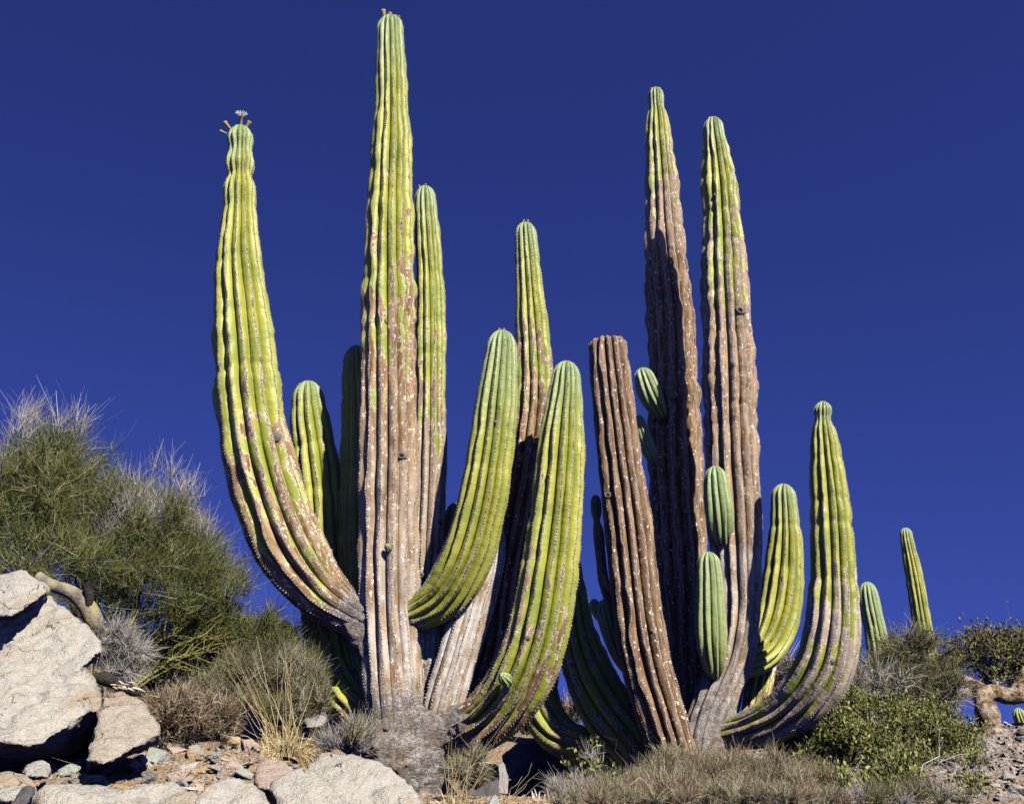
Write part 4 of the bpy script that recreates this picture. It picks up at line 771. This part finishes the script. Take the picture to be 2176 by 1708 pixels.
# -- young leafy shrub in front of the shade
ys_ = plant('young_shrub', 'young shrub with a few oval leaves on pale twigs in the cactus shade', 'bush', on_ground(1235, 10.5))
P, Rr = limb_set(r, at(1240, 1700, 10.4), [at(x, y, 10.4) for x, y in ((1262,1582),(1205,1625),(1275,1620),(1230,1610),(1180,1660),(1310,1650),(1250,1640))], .007, 4); add_limbs(ys_, 'stems', M_GREYT, P, Rr, r)
V, Q, cv = leaves(r, P, 330, .026, .05, .8, .15); add_twigs(ys_, 'foliage', M_LEAF, V, Q, cv)
V, Q, cv, _ = twigs(r, [(1290,1640,10.8,60,40,.3),(1240,1680,10.2,80,28,.3)], 420, 5, .12, .0022, .5, .5, .8); add_twigs(ys_, 'twigs', M_GREYT, V, Q, cv)
st_ = plant('dead_stump', 'splintered pale dead stump at the foot of the young shrub', 'stump', at(1150, 1705, 9.6))
for i in range(11):
    a = 1135 + i*3.6; P, Rr = tube1([(a, 1735, 4, 9.6+.02*(i % 3)), (a+r.uniform(-3, 3), 1705, 3.5, 9.6+.02*(i % 3)), (a+r.uniform(-7, 7), 1672+r.uniform(0, 18), 1.2, 9.6)]); add_limbs(st_, 'splinter', M_WOOD, P, Rr, r, 5)
# -- pale-trunked tree on the skyline
et = plant('pale_trunk_tree', 'gnarled tree with thick pale peeling trunk and small leaves on the skyline', 'tree', on_ground(2105, 21.5))
P, Rr = tube1([(2110,1575,34,21.2),(2104,1545,24,21.2),(2098,1515,26,21.2),(2090,1490,20,21.3),(2082,1470,20,21.4),(2060,1455,16,21.5),(2040,1440,11,21.5),(2026,1430,6,21.4)]); add_limbs(et, 'trunk', M_BARKP, P, Rr, r, 14)
P, Rr = tube1([(2088,1478,17,21.5),(2110,1470,17,21.5),(2140,1478,18,21.6),(2175,1476,17,21.6),(2230,1468,16,21.6)]); add_limbs(et, 'limb', M_BARKP, P, Rr, r, 12)
P, Rr = tube1([(2075,1470,14,21.5),(2045,1472,10,21.4),(2015,1466,6,21.4),(2000,1460,3,21.4)]); add_limbs(et, 'limb', M_BARKP, P, Rr, r, 10)
P, Rr = tube1([(2150,1478,12,21.6),(2168,1450,11,21.6),(2180,1420,9,21.6)]); add_limbs(et, 'limb', M_BARKP, P, Rr, r, 10)
TB = [(2060,1392,22.0,50,30,.5),(2110,1380,22.1,60,34,.5),(2165,1385,22.1,50,40,.5),(2130,1425,22.0,60,24,.4),(2030,1418,22,35,26,.4),(2180,1430,22.0,40,30,.4)]
V, Q, cv, P_ = twigs(r, TB, 460, 5, .32, .006, .5, .6, .7, 4, .35, clump=5); add_twigs(et, 'twigs', M_BRNT, V, Q, cv)
V, Q, cv = leaves(r, P_, 9000, .04, .065, .4); add_twigs(et, 'foliage', M_LEAF2, V, Q, cv)
P, Rr = limb_set(r, at(2120, 1455, 21.7), [at(b[0]+r.uniform(-30, 30), b[1]+r.uniform(-20, 15), b[2]) for b in TB for _ in range(2)], .011, 4); add_limbs(et, 'branches', M_GREYT, P, Rr, r)
# -- golden grass
def grass(label, px, py, Y, n, h, spread, stalks, sh, seed):
    rr = np.random.default_rng(seed); b = at(px, py, Y); b[2] = float(hgt(b[0], b[1])); p = plant('dry_grass', label, 'grass', b)
    if n:
        a = rr.uniform(0, 6.28, n); lean = rr.uniform(.2, 2.2, n); d = np.stack([np.cos(a)*lean, np.sin(a)*lean, np.ones(n)], 1); d = unit(d)
        t = np.linspace(0, 1, 5); L = h*rr.uniform(.5, 1.3, (n, 1)); o = b + np.stack([np.cos(a), np.sin(a), 0*a], 1)*rr.uniform(0, spread, (n, 1))
        P = o[:, None] + d[:, None]*(L*t[None])[..., None] + np.array((0, 0, -1.))*(L*.75*lean[:, None]*t[None]**2.2)[..., None]
        V, Q = tubes(P, np.repeat(.0032*(1-.7*t)[None], n, 0), rr); add_twigs(p, 'blades', M_STRAW, V, Q, np.repeat(rr.uniform(0, 1, n), 15))
    t = np.linspace(0, 1, 5); S = []
    for (x, y) in stalks:
        e = at(x, y, Y - .05 + rr.uniform(-.1, .1)); o = b + rr.normal(0, spread*.5, 3)*np.array((1, .5, 0)); S.append(o + (e-o)*t[:, None] + rr.normal(0, .008, (5, 3))*np.sin(t*3.14)[:, None])
    S = np.array(S); V, Q = tubes(S, np.repeat(sh*(1-.55*t)[None], len(S), 0), rr); link('stalks', mesh_np('stalks', V, Q, None, True, dict(cv=np.repeat(rr.uniform(.3, 1, len(S)), 15))), M_STRAW, p)['kind'] = 'stuff'
rs = np.random.default_rng(77)
grass('golden dry grass tuft with tall bare stalks between the brown shrub and cactus', 605, 1600, 9.0, 760, .33, .17, [(rs.uniform(470, 640), rs.uniform(1370, 1500)) for _ in range(24)] + [(670,1440),(690,1480),(545,1352),(495,1390),(470,1560),(505,1535)], .0027, 1)
grass('thin upright straw stalks at the foot of the giant cactus', 965, 1708, 8.2, 60, .16, .10, [(960,1575),(985,1590),(950,1590),(972,1600),(1020,1565),(1000,1585),(1040,1600),(940,1600),(1080,1520),(1105,1560),(955,1560),(1060,1560)], .0028, 2)
grass('few leaning straw stalks in front of the shaded rocks', 1075, 1712, 8.6, 40, .14, .09, [(1130,1620),(1145,1640),(1110,1648),(1120,1665),(1150,1660),(1095,1655),(1160,1690)], .0028, 3)
